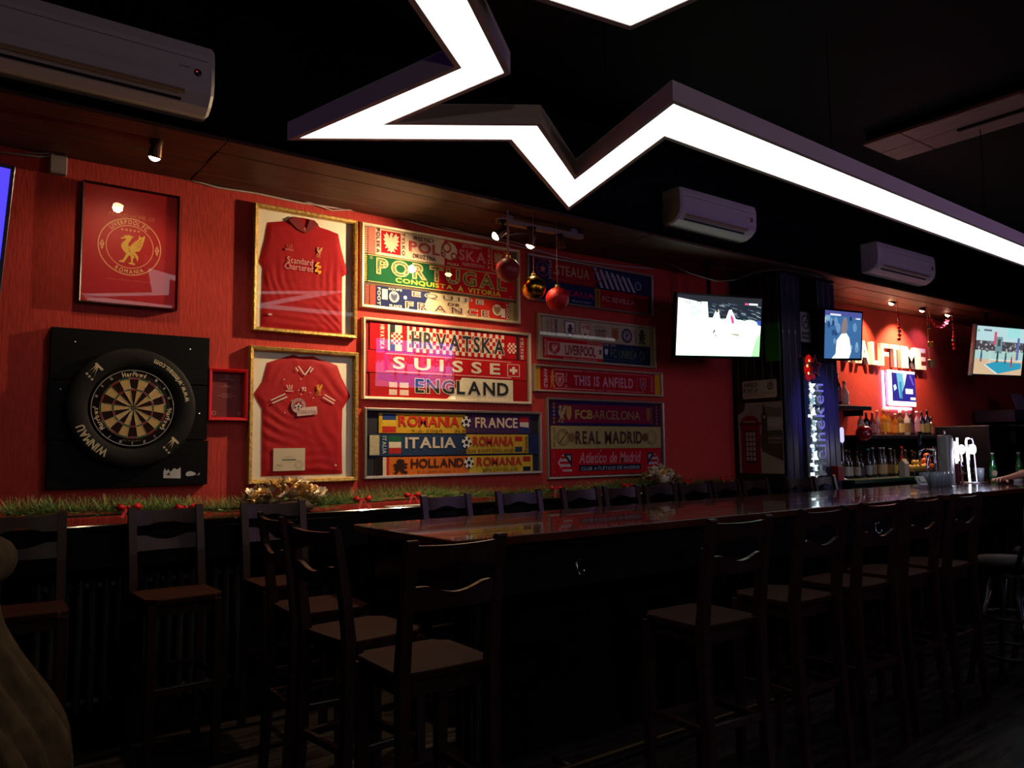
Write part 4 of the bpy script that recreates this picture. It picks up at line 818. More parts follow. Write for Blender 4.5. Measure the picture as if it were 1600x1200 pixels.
# white sensor box and cables at the top of the wall
sb = thing('router_box', 'small pale box with two stub antennas near the top left of the wall', 'sensor box', tuple(wall(91, 253, 4.82)))
MB().box((0, .0, -.02), (.085, .05, .10), mat('box_grey', '8c7c78', .5), bev=.006).build('housing', sb)
for x in (-.03, .035): MB().tube([(x, 0, .02), (x, 0, .13)], .005, GREYPL, 6).build('antenna', sb)
def cable(label, pts, Y=4.835, r=.006, m=None):
    P = [tuple(wall(x, y+5, Y)) for x, y in pts]; ob = MB().tube(P, r, m or mat('cable_sheath', 'b8a49c', .6), 6).build('cable'); tag(ob, label, 'cable'); return ob
cable('thin pale cable sagging along the top of the red wall over the shirts', [(-5, 232), (60, 240), (130, 238), (200, 255), (270, 268), (340, 288), (400, 297), (470, 312), (540, 322), (600, 331), (680, 352), (760, 368), (830, 385), (900, 402), (960, 410), (1020, 415)])
cable('second pale cable crossing the first just under the soffit', [(40, 234), (110, 236), (180, 246), (240, 258), (320, 272), (380, 290), (450, 300), (520, 324), (580, 322), (660, 342), (740, 362), (800, 372), (860, 392)], 4.825, .004)
cable('thin cable drooping over the pillar behind the television', [(1040, 405), (1080, 422), (1120, 434), (1150, 432), (1180, 420), (1220, 415), (1262, 423), (1284, 428)], 4.07, .005, mat('cable_dark', '3a3634', .6))

# ------------------------------------------------------------------ baubles
def bauble(label, px, py, m, mm, string_top):
    c = wall(px, py, 4.2); t = thing('bauble', label, 'christmas bauble', tuple(c), group='baubles hanging from the lamp rail'); r = .084
    MB().lathe([(0.0001, -r)]+[(r*math.cos(a), r*math.sin(a)) for a in [(-90+10*k)*PI/180 for k in range(1, 18)]]+[(.0001, r)], m, 32).build('ball', t)
    MB().lathe([(.016, r-.003), (.016, r+.016), (.0001, r+.016)], mm, 12).tube([(0.008*math.cos(a), 0, r+.022+.008*math.sin(a)) for a in [k*PI/5 for k in range(11)]], .0015, mm, 5).build('cap', t)
    MB().tube([(0, 0, r+.028), (0, 0, string_top-c.z)], .003 if m.name != 'matt_rose_bauble' else .008, mat('ribbon_pale', 'b09088', .6), 6).build('ribbon', t)
bauble('matt dark red bauble, leftmost of the hanging three', 794, 422, mat('matt_rose_bauble', '8c1c22', .42, noise=.1), GOLD, SOF-.001)
bauble('shiny gold bauble, in the middle of the hanging three', 834, 450, mat('gold_bauble', 'c08a28', .18, 1, nscale=4, rvar=.08), GOLD, SOF-.001)
bauble('glittery bright red bauble, lowest and rightmost of the three', 871, 467, mat('red_glitter', 'c01410', .38, .3, noise=.8, nscale=160, bump=1), GOLD, SOF-.001)
MB().tube([(0, 0, 0), (.10, 0, .03), (.22, 0, .05)], .006, GREYPL, 6).build('rail_hook', ra).location = (-.33, 0, -.1)
#@@ ---- fir garland
rg = random.Random(21)
gz = EYE-.36; gar = thing('fir_garland', 'green artificial fir garland with red bows lying along the wall shelf', 'garland', (0, 4.68, gz))
NEED = [mat('fir_needle_green', '4a7230', .6), mat('fir_needle_pale', '94a45c', .6), mat('fir_needle_dark', '24401a', .7)]
def gy(x): return .05*math.sin(2.3*x)+.03*math.sin(5.1*x+1)
nb = MB()
for i in range(15000):
    x = rg.uniform(.32, 6.1); dens = .75+.25*math.sin(7*x)
    if rg.random() > dens: continue
    c = Vector((x, gy(x), .03+.02*math.sin(3*x))); a = rg.uniform(0, 2*PI); el = rg.uniform(-.3, 1.3)
    d = Vector((rg.uniform(-.7, .7), math.cos(a)*math.cos(el), math.sin(el)+.1)).normalized(); L = rg.uniform(.045, .10); c = c+d*.008
    s_ = d.orthogonal().normalized()*.0017; e = c+d*L
    if e.y > .16: e.y = .16
    if e.z < .003: e.z = .003
    nb.add([c-s_, c+s_, e+s_*.4, e-s_*.4], [(0, 1, 2, 3)], NEED[0 if rg.random() < .55 else (1 if rg.random() < .6 else 2)])
tag(nb.build('fir_needles', gar), kind='stuff')
MB().tube([(.3+.1*k, gy(.3+.1*k), .03) for k in range(58)], .006, NEED[2], 6).build('garland_core', gar)
RB = mat('red_satin_bow', 'c00a12', .35)
def bow(x, z=.055, y=None, s=1.0):
    b = MB(); 
    for sg in (-1, 1):
        b.add([(0, 0, 0), (sg*.05*s, -.01, .025*s), (sg*.07*s, -.005, 0), (sg*.05*s, -.01, -.02*s), (sg*.035*s, -.03, .002)], [(0, 1, 4), (1, 2, 4), (2, 3, 4), (3, 0, 4), (0, 3, 2, 1)], RB, True)
        b.add([(0, -.012, 0), (sg*.02*s, -.012, -.005), (sg*.045*s, -.03, -.05*s), (sg*.028*s, -.032, -.055*s)], [(0, 1, 2, 3)], RB)
    b.lathe([(.0001, -.012), (.011, -.004), (.011, .004), (.0001, .012)], RB, 8); o = b.build('bow', gar); o.location = (x, (gy(x)-.05) if y is None else y, z)
for x in (.88, 1.18, 2.22, 2.62, 3.9, 4.55, 5.35, 5.9): bow(x, .05+.02*rg.random())
def arrangement(label, X, Y, w, seed, warm):
    rr = random.Random(seed); t = thing('flower_arrangement', label, 'flower arrangement', (X, Y, gz+.005))
    PET = mat('gilt_petal', 'e0bc80', .45, .2, noise=.2, nscale=30); PET2 = mat('pale_petal', 'e8dcc0', .5, .1); LF = mat('olive_leaf', '4a3a1c', .5, .2); TW = mat('brown_twig', '3a2412', .8); CO = mat('pine_cone_scale', '5a3a20', .7)
    MB().lathe([(.001, 0), (w*.30, .0), (w*.34, .035), (w*.28, .06), (.001, .07)], TW, 18).build('moss_base', t)
    spots = []
    for i in range(600):
        if len(spots) >= 30: break
        a, q = rr.uniform(0, 2*PI), math.sqrt(rr.random()); p = Vector((q*math.cos(a)*w*.46, q*math.sin(a)*min(.11, w*.3)-.02, .075+.10*(1-q*q)+.01*rr.random()))
        if all((p-s_).length > .042 for s_ in spots): spots.append(p)
    for i, p in enumerate(spots):
        if i % 4 == 3:
            b = MB()
            for L in range(6):
                for k in range(8):
                    an = k*PI/4+L*.4; rr_ = .028*math.cos((L-2)/5*1.3); z = (L-2.5)*.009
                    b.add([(rr_*.5*math.cos(an-.3), rr_*.5*math.sin(an-.3), z), (rr_*1.15*math.cos(an), rr_*1.15*math.sin(an), z+.008), (rr_*.5*math.cos(an+.3), rr_*.5*math.sin(an+.3), z), (0, 0, z+.006)], [(0, 1, 2), (0, 2, 3)], CO)
            o = b.build('pine_cone', t); o.location = p; o.rotation_euler = (rr.uniform(-.6, .6), rr.uniform(-.6, .6), 0)
        else:
            b = MB(); mm = PET if rr.random() < .6 else PET2
            for L in range(3):
                n = 6-L; R0 = .044-.010*L
                for k in range(n):
                    an = 2*PI*k/n+L*.5; up = .2+.45*L; d = Vector((math.cos(an)*math.cos(up), math.sin(an)*math.cos(up), math.sin(up))); s_ = Vector((-math.sin(an), math.cos(an), 0))
                    b.add([(0, 0, .0), d*R0*.55-s_*R0*.42, d*R0-s_*R0*.2+Vector((0, 0, .004)), d*R0+s_*R0*.2+Vector((0, 0, .004)), d*R0*.55+s_*R0*.42], [(0, 1, 2, 3, 4)], mm)
            b.lathe([(.007, .006), (.006, .016), (.0001, .018)], GOLD, 8); o = b.build('flower', t); o.location = p; o.rotation_euler = (rr.uniform(.2, 1.1), rr.uniform(-.5, .5), rr.uniform(0, 6))
    for i in range(34):
        a = rr.uniform(0, 2*PI); q = rr.uniform(.5, 1.0); p = Vector((q*math.cos(a)*w*.45, q*math.sin(a)*.1-.02, .05+.06*rr.random())); d = Vector((math.cos(a), math.sin(a)*.5, rr.uniform(-.1, .9))).normalized(); s_ = d.orthogonal().normalized(); L = rr.uniform(.04, .07)
        b = MB(); b.add([p, p+d*L*.4+s_*.014, p+d*L, p+d*L*.4-s_*.014], [(0, 1, 2, 3)], LF if rr.random() < .7 else PET); b.build('leaf', t)
    b = MB()
    for i in range(160):
        p = Vector((rr.uniform(-w*.5, w*.5), rr.uniform(-.1, .08), .02+.05*rr.random())); d = Vector((rr.uniform(-1, 1), rr.uniform(-1, .6), rr.uniform(0, 1.3))).normalized(); s_ = d.orthogonal().normalized()*.0016; b.add([p-s_, p+s_, p+d*.06+s_, p+d*.06-s_], [(0, 1, 2, 3)], NEED[0])
    tag(b.build('fir_sprigs', t), kind='stuff')
    return t
arrangement('wide gold flower and pine cone arrangement on the shelf below the striped-cuff shirt', 1.73, 4.62, .54, 3, 1)
arrangement('smaller pinkish-gold flower arrangement on the shelf below the purple, cream and red scarves', 4.98, 4.62, .42, 9, 1)
for (px, py, lab) in ((640, 775, 'flat white strip lying on the black shelf behind the garland'),):
    p = wall(px, py, 4.6); t = MB().box((0, 0, .0015), (.34, .06, .003), mat('strip_white', 'd8d0c4', .6)).build('pale_strip'); t.location = (2.52, 4.5, gz+.001); tag(t, lab, 'paper')  # thin pale strip lying on the shelf

# ------------------------------------------------------------------ the long table
TZ = EYE-.38
tb = thing('bar_table', 'long glossy red-brown high table running from centre toward the bar taps', 'table', (1.78, 3.28, 0))
L_ = 8.4
for k in range(5):
    y0 = -.49+.196*k; MB().box((L_/2, y0+.098, TZ-.02), (L_, .194, .04), TABLEW, bev=.004).build('top_board', tb)
MB().box((L_/2, -.42, TZ-.155), (L_-.1, .03, .23), BLACK, bev=.003).build('apron', tb)
MB().box((L_/2, .42, TZ-.155), (L_-.1, .03, .23), BLACK, bev=.003).build('apron', tb)
MB().box((.08, 0, TZ-.155), (.03, .82, .23), BLKWOOD, bev=.003).build('apron', tb)
MB().box((L_/2+.15, 0, (TZ-.05)/2), (L_-.5, .30, TZ-.06), BLACK).build('pedestal_panel', tb)
for x in (.2, 3.0, 5.8, 8.1):
    for y in (-.3, .3): MB().lathe([(.045, 0), (.05, .04), (.035, .1), (.045, .3), (.05, .5), (.035, .62), (.05, .7), (.05, .95)], BLKWOOD, 12, (x, y, 0)).build('leg', tb)
MB().tube([(.3, -.50, .05), (L_-.2, -.50, .05)], .014, mat('worn_brass', '3a2e1a', .45, .8), 10).build('foot_rail', tb)
for x in (.6, 2.4, 4.2, 6.0, 7.8): MB().tube([(x, -.5, .05), (x, -.38, .05)], .014, mat('worn_brass', '4a3a20', .45, .8), 8).build('rail_bracket', tb)
for i, x in enumerate((.71, 1.62, 2.52, 3.4)):
    b = MB(); b.box((0, .002, 0), (.014, .004, .05), CHROME).tube([(0, -.003, .01), (0, -.004, -.03), (.004, -.02, -.045), (.012, -.034, -.04), (.014, -.038, -.02)], .0035, CHROME, 6).tube([(0, -.003, .018), (0, -.022, .02), (0, -.026, .03)], .003, CHROME, 6)
    o = b.build('coat_hook', tb); o.location = (x, -.438, TZ-.17)

# ------------------------------------------------------------------ high wooden chairs (front = local -y, back = +y)
SH = .79
def make_chair(label, group=None):
    t = thing('high_chair', label, 'chair', (0, 0, 0), (0, 0, 0), group); w, d = .355, .345
    st = MB(); n = 8; vs = []; 
    for i in range(n+1):
        for j in range(n+1):
            u, v = i/n*2-1, j/n*2-1; x = u*w/2*(1-.03*(v > .9)); y = v*d/2; k = max(0, abs(u)-.8)*max(0, -v-.8)*25; x -= math.copysign(k*.03, u) if k else 0; y += k*.025
            dip = -.009*(1-u*u)*(1-(v-.1)**2) if abs(v-.1) < 1 else 0; vs.append((x, y, SH+dip))
    top = [(i*(n+1)+j, (i+1)*(n+1)+j, (i+1)*(n+1)+j+1, i*(n+1)+j+1) for i in range(n) for j in range(n)]; st.add(vs, top, WOODS, True)
    ring = [j for j in range(n+1)]+[i*(n+1)+n for i in range(1, n+1)]+[n*(n+1)+j for j in range(n-1, -1, -1)]+[i*(n+1) for i in range(n-1, 0, -1)]
    rv = [vs[i] for i in ring]+[(vs[i][0]*1.01, vs[i][1]*1.01, SH-.006) for i in ring]+[(vs[i][0]*.985, vs[i][1]*.985, SH-.026) for i in ring]; m_ = len(ring)
    st.add(rv, [(a+k*m_, a+(k+1)*m_, (a+1) % m_+(k+1)*m_, (a+1) % m_+k*m_) for k in range(2) for a in range(m_)]+[tuple(2*m_+a for a in range(m_))], WOODS); st.build('seat', t)
    ap = MB()
    for c, dd in (((0, -d/2+.035, SH-.055), (w-.09, .02, .055)), ((0, d/2-.03, SH-.055), (w-.09, .02, .055)), ((-w/2+.03, 0, SH-.055), (.02, d-.09, .055)), ((w/2-.03, 0, SH-.055), (.02, d-.09, .055))): ap.box(c, dd, WOODC, bev=.003)
    ap.build('seat_rail', t)
    def post(x, prof, hw=.019):
        b = MB(); vs = []
        for y, z, k in prof:
            vs += [(x-hw, y-k/2, z), (x+hw, y-k/2, z), (x+hw, y+k/2, z), (x-hw, y+k/2, z)]
        m2 = len(prof); b.add(vs, [(4*i+j, 4*i+(j+1) % 4, 4*i+4+(j+1) % 4, 4*i+4+j) for i in range(m2-1) for j in range(4)]+[(3, 2, 1, 0), tuple(4*(m2-1)+j for j in range(4))], WOODC); return b
    for sx in (-1, 1):
        post(sx*(w/2-.024), [(-d/2+.02, 0, .034), (-d/2+.03, SH-.027, .042)]).build('leg', t)
        post(sx*(w/2-.012), [(d/2+.035, 0, .034), (d/2+.004, .45, .04), (d/2-.004, SH, .042), (d/2+.018, SH+.18, .036), (d/2+.056, 1.195, .028), (d/2+.062, 1.203, .014)]).build('leg', t)
    def yb(z): return d/2-.004+(z-SH)*.145+.004*(z > 1)
    def rail(name, zb, zt, fb, ft):
        b = MB(); n2 = 18; vs = []
        for i in range(n2+1):
            u = i/n2*2-1; x = u*(w/2-.03); cur = .012*(1-u*u)
            for z, k in ((zb+fb(u), -1), (zb+fb(u), 1), (zt+ft(u), 1), (zt+ft(u), -1)): vs.append((x, yb(z)+cur+k*.009, z))
        b.add(vs, [(4*i+j, 4*i+(j+1) % 4, 4*i+4+(j+1) % 4, 4*i+4+j) for i in range(n2) for j in range(4)]+[(3, 2, 1, 0), tuple(4*n2+j for j in range(4))], WOODC); b.build(name, t)
    sm = lambda u, a: max(0, math.cos(min(1, abs(u)/a)*PI/2))**1.2
    rail('top_rail', 1.108, 1.186, lambda u: .02*sm(u, .6), lambda u: -.005*(1-u*u))
    rail('lower_rail', .982, 1.058, lambda u: 0, lambda u: -.026*sm(u, .72))
    for c, dd in (((0, -d/2+.022, .36), (w-.08, .022, .034)), ((0, d/2+.008, .40), (w-.06, .02, .03)), ((-w/2+.022, 0, .39), (.02, d-.03, .03)), ((w/2-.022, 0, .39), (.02, d-.03, .03))): MB().box(c, dd, WOODC, bev=.003).build('stretcher', t)
    return t
proto = None
def chair(x, y, rz, label, z=0, group=None):
    global proto
    if proto is None: proto = make_chair(label, group); o = proto
    else: o = copy_tree(proto, label, group)
    if group is None and 'group' in o: del o['group']
    o.location = (x, y, z); o.rotation_euler = (0, 0, rz); return o
GW, GB, GF = 'high chairs standing by the wall shelf', 'high chairs behind the long table', 'high chairs along the near side of the table'
chair(.36, 4.17, -.05, 'high chair at the far left by the wall shelf, partly behind the draped coat', group=GW)
chair(1.02, 4.17, .03, 'high chair facing the room under the dartboard, in front of the radiator', group=GW)
chair(1.585, 4.19, -.02, 'high chair by the shelf right in front of the wide gold flower arrangement', group=GW)
chair(1.46, 3.43, PI/2-.06, 'side-on high chair at the left end of the table, farther of the two', group='high chairs at the table end')
chair(1.40, 2.86, PI/2+.10, 'side-on high chair at the left end of the table, nearer of the two', group='high chairs at the table end')
chair(1.37, 2.36, PI-.06+.04, 'nearest high chair seen from behind, left of centre in front of the table corner', group=GF)
ords = ['leftmost', 'second from the left', 'third from the left', 'fourth from the left', 'fifth from the left', 'sixth from the left', 'seventh from the left', 'eighth from the left', 'ninth from the left', 'rightmost']
for i, x in enumerate((2.63, 3.19, 3.75, 4.15, 4.57, 4.97, 5.37, 5.76, 6.33, 6.75)):
    chair(x, 4.0-.05*(i > 7), (.03, -.03, .02, 0, .03, -.02, .02, 0, -.03, .02)[i], 'high chair with its back to the wall behind the table, %s' % ords[i], group=GB)
no = ['leftmost', 'second from the left', 'third from the left', 'fourth from the left', 'rightmost']
for i, (x, y) in enumerate(((2.60, 2.20), (3.27, 2.26), (3.82, 2.28), (4.30, 2.30), (4.78, 2.30))):
    chair(x, y, PI+(-.05, .0, -.03, .0, .02)[i], 'high chair on the near right side of the table, %s' % no[i], group=GF)

# ---- swivel stools with ladder backs
def stool(x, y, rz, label):
    t = thing('ladder_back_stool', label, 'stool', (x, y, 0), (0, 0, rz), 'swivel stools at the far right'); DM = mat('stool_dark_wood', '1c1512', .35, coat=.3)
    MB().lathe([(.001, .72), (.17, .72), (.19, .735), (.19, .755), (.17, .775), (.001, .78)], mat('stool_seat_pad', '150e0b', .6, spec=.2), 28).build('seat', t)
    MB().lathe([(.11, .66), (.11, .715), (.001, .715)], DMETAL, 20).build('swivel', t)
    for sx in (-1, 1): MB().tube([(sx*.15, .12, .74), (sx*.165, .18, .9), (sx*.175, .22, 1.21)], .015, DM, 8).build('back_post', t)
    for z in (.9, .98, 1.06, 1.16):
        b = MB(); vs = []; n = 14
        for i in range(n+1):
            u = i/n*2-1; yy = .17+(z-.85)*.12+.045*(1-u*u); h = .03 if z < 1.1 else .04
            for dz, k in ((-h/2, -1), (-h/2, 1), (h/2, 1), (h/2, -1)): vs.append((u*.17, yy+k*.008, z+dz+.01*(1-u*u)))
        b.add(vs, [(4*i+j, 4*i+(j+1) % 4, 4*i+4+(j+1) % 4, 4*i+4+j) for i in range(n) for j in range(4)], DM); b.build('slat', t)
    for a in range(4):
        an = PI/4+a*PI/2; c, s_ = math.cos(an), math.sin(an); MB().tube([(.09*c, .09*s_, .68), (.2*c, .2*s_, .3), (.26*c, .26*s_, 0.0)], .018, DM, 8).build('leg', t)
    for r, z in ((.175, .42), (.225, .2)): MB().tube([(r*math.cos(2*PI*k/28), r*math.sin(2*PI*k/28), z) for k in range(29)], .012, DMETAL, 6, False).build('foot_ring', t)
    return t
stool(5.42, 2.12, PI-.1, 'dark swivel stool with four curved ladder slats, right of the chair row')
stool(6.05, 2.14, PI+.1, 'dark swivel stool with ladder back at the very right edge')

# ---- coat draped over a chair at the left edge
cx, cy = -.17, 2.14
chair(cx, cy-.02, -PI/2-.35, 'high chair at the left edge hidden under a draped coat')
ct = thing('draped_coat', 'olive-brown coat draped over a chair back at the lower left edge', 'coat', (cx, cy, 0), (0, 0, -PI/2-.35))
CT = mat('olive_coat_cloth', '3a2c1a', .9, noise=.4, nscale=22, bump=.6, spec=.1)
from mathutils import noise as NZ
def coat_sheet(side):
    vs = []; nu, nv = 22, 30; b = MB()
    for j in range(nv+1):
        v = j/nv; z = 1.245-v*(1.0 if side < 0 else .86)
        for i in range(nu+1):
            u = i/nu*2-1; wd = .2+.03*v
            f = .016*math.sin(u*9+2*NZ.noise((u*2, v*3, side)))*min(1, v*3); yb = .235 if v < .05 else .235
            off = (.03+.05*v+.11*v*v)*side*-1 if side < 0 else (.035+.02*v)
            y = .235+((-1 if side < 0 else 1)*(.018+.02*min(1, v*6)+(.15*(lambda q: q*q*(3-2*q))(max(0, min(1, (v-.12)/.42))) if side > 0 else .015)))+f+.006*NZ.noise((u*6, v*9, 3+side))
            zz = z-.03*math.cos(u*3.3+side)*v
            if v < .06: zz = 1.238-.02*(v/.06)
            vs.append((u*wd+.01*math.sin(v*7), y, zz))
    b.add(vs, [(j*(nu+1)+i, j*(nu+1)+i+1, (j+1)*(nu+1)+i+1, (j+1)*(nu+1)+i) for j in range(nv) for i in range(nu)], CT, True); o = b.build('coat_body' if side > 0 else 'coat_front', ct)
    md = o.modifiers.new('thick', 'SOLIDIFY'); md.thickness = .008; md.offset = 1
coat_sheet(1); coat_sheet(-1)
MB().tube([(-.215, .265, 1.226), (-.1, .275, 1.242), (0, .275, 1.248), (.1, .28, 1.242), (.225, .27, 1.222)], [.03, .055, .062, .055, .032], CT, 14).build('collar_roll', ct)
b = MB(); b.tube([(.20, .27, 1.2), (.25, .32, 1.02), (.27, .38, .85), (.28, .42, .74)], [.05, .055, .05, .045], CT, 12); b.build('sleeve', ct)

# ------------------------------------------------------------------ pillar signs
t = thing('beer_sign', 'tall upright beer sign with white back-lit letters and a red star', 'sign', (6.745, 4.28, EYE+.20), FACE)
MB().box((0, 0, .02), (.30, 1.28, .04), mat('sign_dark_face', '2c3a40', .35, .3), bev=.006).build('sign_panel', t)
hl = MB(); rr = random.Random(2)
xs = [(-.47+.865*k/8) for k in range(9)]
text(hl, 'Heineken', -.115, -.48, .075, .39, .043, glow('e8fbff', 2.2), rot=1, gap=.16)
for k in range(24):
    y = -.46+.84*k/23; w = .03+.05*rr.random(); hl.poly(starpts(-.065+.04*rr.random(), y, w*.8, 7, .55, rr.random()*3, .9), .0425+.00004*k, glow(rr.choice(['f4ffff', 'b8dce4', '7090a0', 'e0f8ff']), rr.choice([1.5, .9, .5])))
text(hl, 'Heineken', -.05, -.482, .125, .392, .0445, glow('5c7078', .35), w='x', rot=1, gap=.0)
hl.build('backlight', t)
lt = MB(); text(lt, 'Heineken', -.035, -.48, .12, .39, .066, mat('sign_letter_grey', 'c4cccf', .5), rot=1, gap=.16, th=.016, w='r'); lt.build('letters', t)
sr = MB(); sp = starpts(-.005, .55, .115, 5, .42); sr.poly(sp, .068, mat('star_dark_red', '48040c', .4), .02)
sr.build('star_face', t)
se = MB()
for k in range(10):
    a, b2 = Vector(sp[k]), Vector(sp[(k+1) % 10]); se.tube([(a.x, a.y, .069), (b2.x, b2.y, .069)], .0035, mat('star_rim', 'b06468', .35), 5)
se.build('star_rim', t)
sg = MB()
for (x, y, r, c, e) in ((-.07, .60, .06, 'b00808', 1.0), (-.095, .52, .055, 'b80808', 1.0), (-.085, .46, .05, 'a00606', .9), (-.065, .635, .03, 'c81408', 1), (-.062, .605, .013, 'ffb070', 2.2), (-.095, .555, .014, 'ffb070', 2.4), (-.08, .485, .013, 'ffc080', 2.4), (.0, .46, .03, 'a00810', .7)): sg.disc(x, y, r, .042+.0002*(r < .02), glow(c, e), 14)
sg.build('red_backlight', t)
t = thing('no_smoking_sign', 'small white no-smoking sign high on the dark pillar', 'sign', (6.71, 4.281, EYE+1.13), FACE)
b = MB(); b.rect(-.08, -.14, .08, .15, .003, mat('sign_white', '8c9088', .5), .003); b.disc(0, .055, .068, .0035, paint('20241f'), 28, .055); b.poly([(-.05, .01), (-.042, .002), (.05, .1), (.042, .108)], .0036, paint('20241f')); b.rect(-.035, .048, .04, .06, .0035, paint('20241f')); b.rect(-.065, -.11, .065, -.045, .0035, paint('3c403a')); text(b, 'NO SMOKING', -.055, -.09, .055, -.065, .0037, paint('a8aca4')); b.build('plate', t)
# street plate and phone-box print on the side face of the pillar (faces -x)
SIDE = (PI/2, 0, -PI/2)
spot('spotlight', 'added unseen blue spotlight outside the frame, tinting the lower pillar', (7.0, 1.1, 2.72), (6.84, 4.28, 1.8), 420, soffit=CEIL, r=.06, col=(.22, .18, 1), size=.30, blend=.8, es=4)  # unseen lamp added to turn the lower pillar blue
MB().box((6.312, 4.375, EYE+.97), (.012, .16, .36), mat('painted_green_glow', '287f26', .4), bev=.002).build('painted_green_glow', pl)  # green light painted as a thin coloured board on the pillar side
t = thing('street_sign', 'white street name plate with black letters above the telephone box picture', 'sign', (6.318, 4.54, EYE+.54), SIDE)
b = MB(); b.poly([(-.19+.012, -.085), (.19-.012, -.085), (.19, -.073), (.19, .073), (.178, .085), (-.178, .085), (-.19, .073), (-.19, -.073)], .006, mat('plate_cream', 'b8ac98', .5), .005); K = paint('1a1814')
text(b, 'ANFIELD', -.175, .025, -.02, .068, .0065, K); text(b, 'ROAD L4', -.175, -.028, -.02, .015, .0065, K); b.rect(-.175, -.04, .17, -.036, .0065, paint('a04838')); text(b, 'LIVERPOOL FOOTBALL CLUB', -.175, -.07, .06, -.052, .0065, paint('a04020'), w='r'); b.disc(.125, .02, .033, .0065, K, 16, .024); emblem(b, BIRD, .11, .0, .14, .04, .0066, K); text(b, 'LFC', .095, .055, .155, .072, .0065, K); b.build('plate', t)
t = thing('phone_box_picture', 'plank picture of a red telephone box and clock tower on the dark side panel', 'picture', (6.318, 4.545, EYE+.08), SIDE)
w, h = .245, .335
def pc(n): return paint(n)
for k, (v0, v1) in enumerate(((0, .335), (.335, .665), (.665, 1))): MB().box((0, h-2*h*(v0+v1)/2, .005), (2*w, 2*h*(v1-v0)-.004, .01), mat('print_board', '6c6058', .6), bev=.002).build('plank', t)
b = MB(); X = lambda u: -w+2*w*u; Y = lambda v: h-2*h*v; z = .0105
def q(pts, c):
    global z
    z += .00006; b.poly([(X(p[0]), Y(p[1])) for p in pts], z, pc(c))
def qr(u0, v0, u1, v1, c): q([(u0, v1), (u1, v1), (u1, v0), (u0, v0)], c)
qr(0, 0, 1, 1, '8e8278'); q([(0, 0), (.5, 0), (.3, .1), (0, .25)], '9a8c80'); q([(.55, .05), (1, .1), (1, .22), (.6, .2)], '6a6058'); q([(.6, .25), (1, .22), (1, .36), (.65, .34)], 'a09488'); q([(0, 0), (.18, 0), (.16, .1), (.08, .14), (0, .16)], '3a342e')
qr(.5, .45, 1, .62, '5a524a'); qr(.58, .4, 1, .47, '48423c'); q([(.5, .6), (1, .58), (1, .82), (.55, .7)], '423a34'); q([(.5, .72), (.6, .70), (1, .9), (1, 1), (.5, 1)], '968a74'); qr(.66, .5, .98, .52, '8a8074'); qr(.7, .56, .95, .575, '7a7064')
q([(.54, .6), (.54, .2), (.575, .14), (.6, .03), (.61, .03), (.635, .14), (.67, .2), (.68, .6)], '3c342c'); b.disc(X(.61), Y(.21), .018, z+.0002, pc('8a8274'), 14); z += .0003
qr(.56, .28, .66, .29, '5a5046'); qr(.56, .38, .66, .39, '5a5046'); qr(.56, .47, .66, .48, '5a5046')
q([(.06, 1), (.06, .30), (.1, .22), (.2, .185), (.36, .185), (.46, .22), (.5, .3), (.51, 1)], '7c1218'); qr(.04, .28, .53, .325, '5a0c10'); qr(.12, .26, .42, .282, '9a7a6c'); qr(.15, .4, .42, .86, '3c0a0c')
for i in range(3):
    for j in range(6): qr(.175+.08*i, .42+.07*j, .235+.08*i, .475+.07*j, 'a09488')
b.build('print', t)

# ------------------------------------------------------------------ the bar
# raised letters
t = thing('bar_name_letters', 'big white block letters spelling the bar name on the red back wall', 'sign', (9.27, WY, EYE+1.08), FACE)
LT = mat('letter_white', 'f6ecdc', .45); wd = {'H': .2, 'A': .25, 'L': .18, 'F': .18, 'T': .22, 'I': .075, 'M': .29, 'E': .19}; x = -.93
for ch in 'HALFTIME':
    lb = MB(); w_ = wd[ch]; g = layout(ch)[0]; ax = min(v[0] for v in g[0]); bx = max(v[0] for v in g[0]); ay = min(v[1] for v in g[0]); by = max(v[1] for v in g[0])
    text(lb, ch, 0, -.135, w_, .135, .05, LT, th=.045); o = lb.build('letter', t); o.location = (x, 0, 0); x += w_+.035
# back-lit small screen
t = thing('backlit_menu_screen', 'small purple menu screen in a glowing white frame under the block letters', 'screen', (9.50, WY, EYE+.69), FACE)
MB().box((0, 0, .04), (.62, .42, .05), GREYPL, bev=.01).build('housing', t)
fr = MB(); GLW = glow('fdf4ff', 3.0); fr.rect(-.32, -.22, .32, -.165, .068, GLW, .01); fr.rect(-.32, -.165, -.245, .21, .068, GLW, .01); fr.rect(-.245, .18, .32, .21, .068, GLW, .01); fr.build('glowing_frame', t)
hb = MB(); hb.rect(-.36, -.24, -.33, .2, .02, glow('f0b8ff', 18), .01); hb.rect(-.34, -.26, .3, -.235, .02, glow('f0c0ff', 18), .01); hb.build('light_strip', t)
sc = MB(); X = lambda u: -.245+.565*u; Y = lambda v: .18-.345*v; z = .069
R4(sc, X, Y, 0, 0, 1, 1, z, glow('3428a0', .9)); G4(sc, X, Y, [(.2, 0), (.65, 0), (.5, .5), (.3, .9), (.25, .5)], z+.0003, glow('78c8e0', 1.1)); G4(sc, X, Y, [(.45, 0), (.65, 0), (.52, .45)], z+.0004, glow('e0f8ff', 1.3)); G4(sc, X, Y, [(.05, .45), (.15, .4), (.2, .55), (.08, .65)], z+.0004, glow('d0e8ff', 1.2))
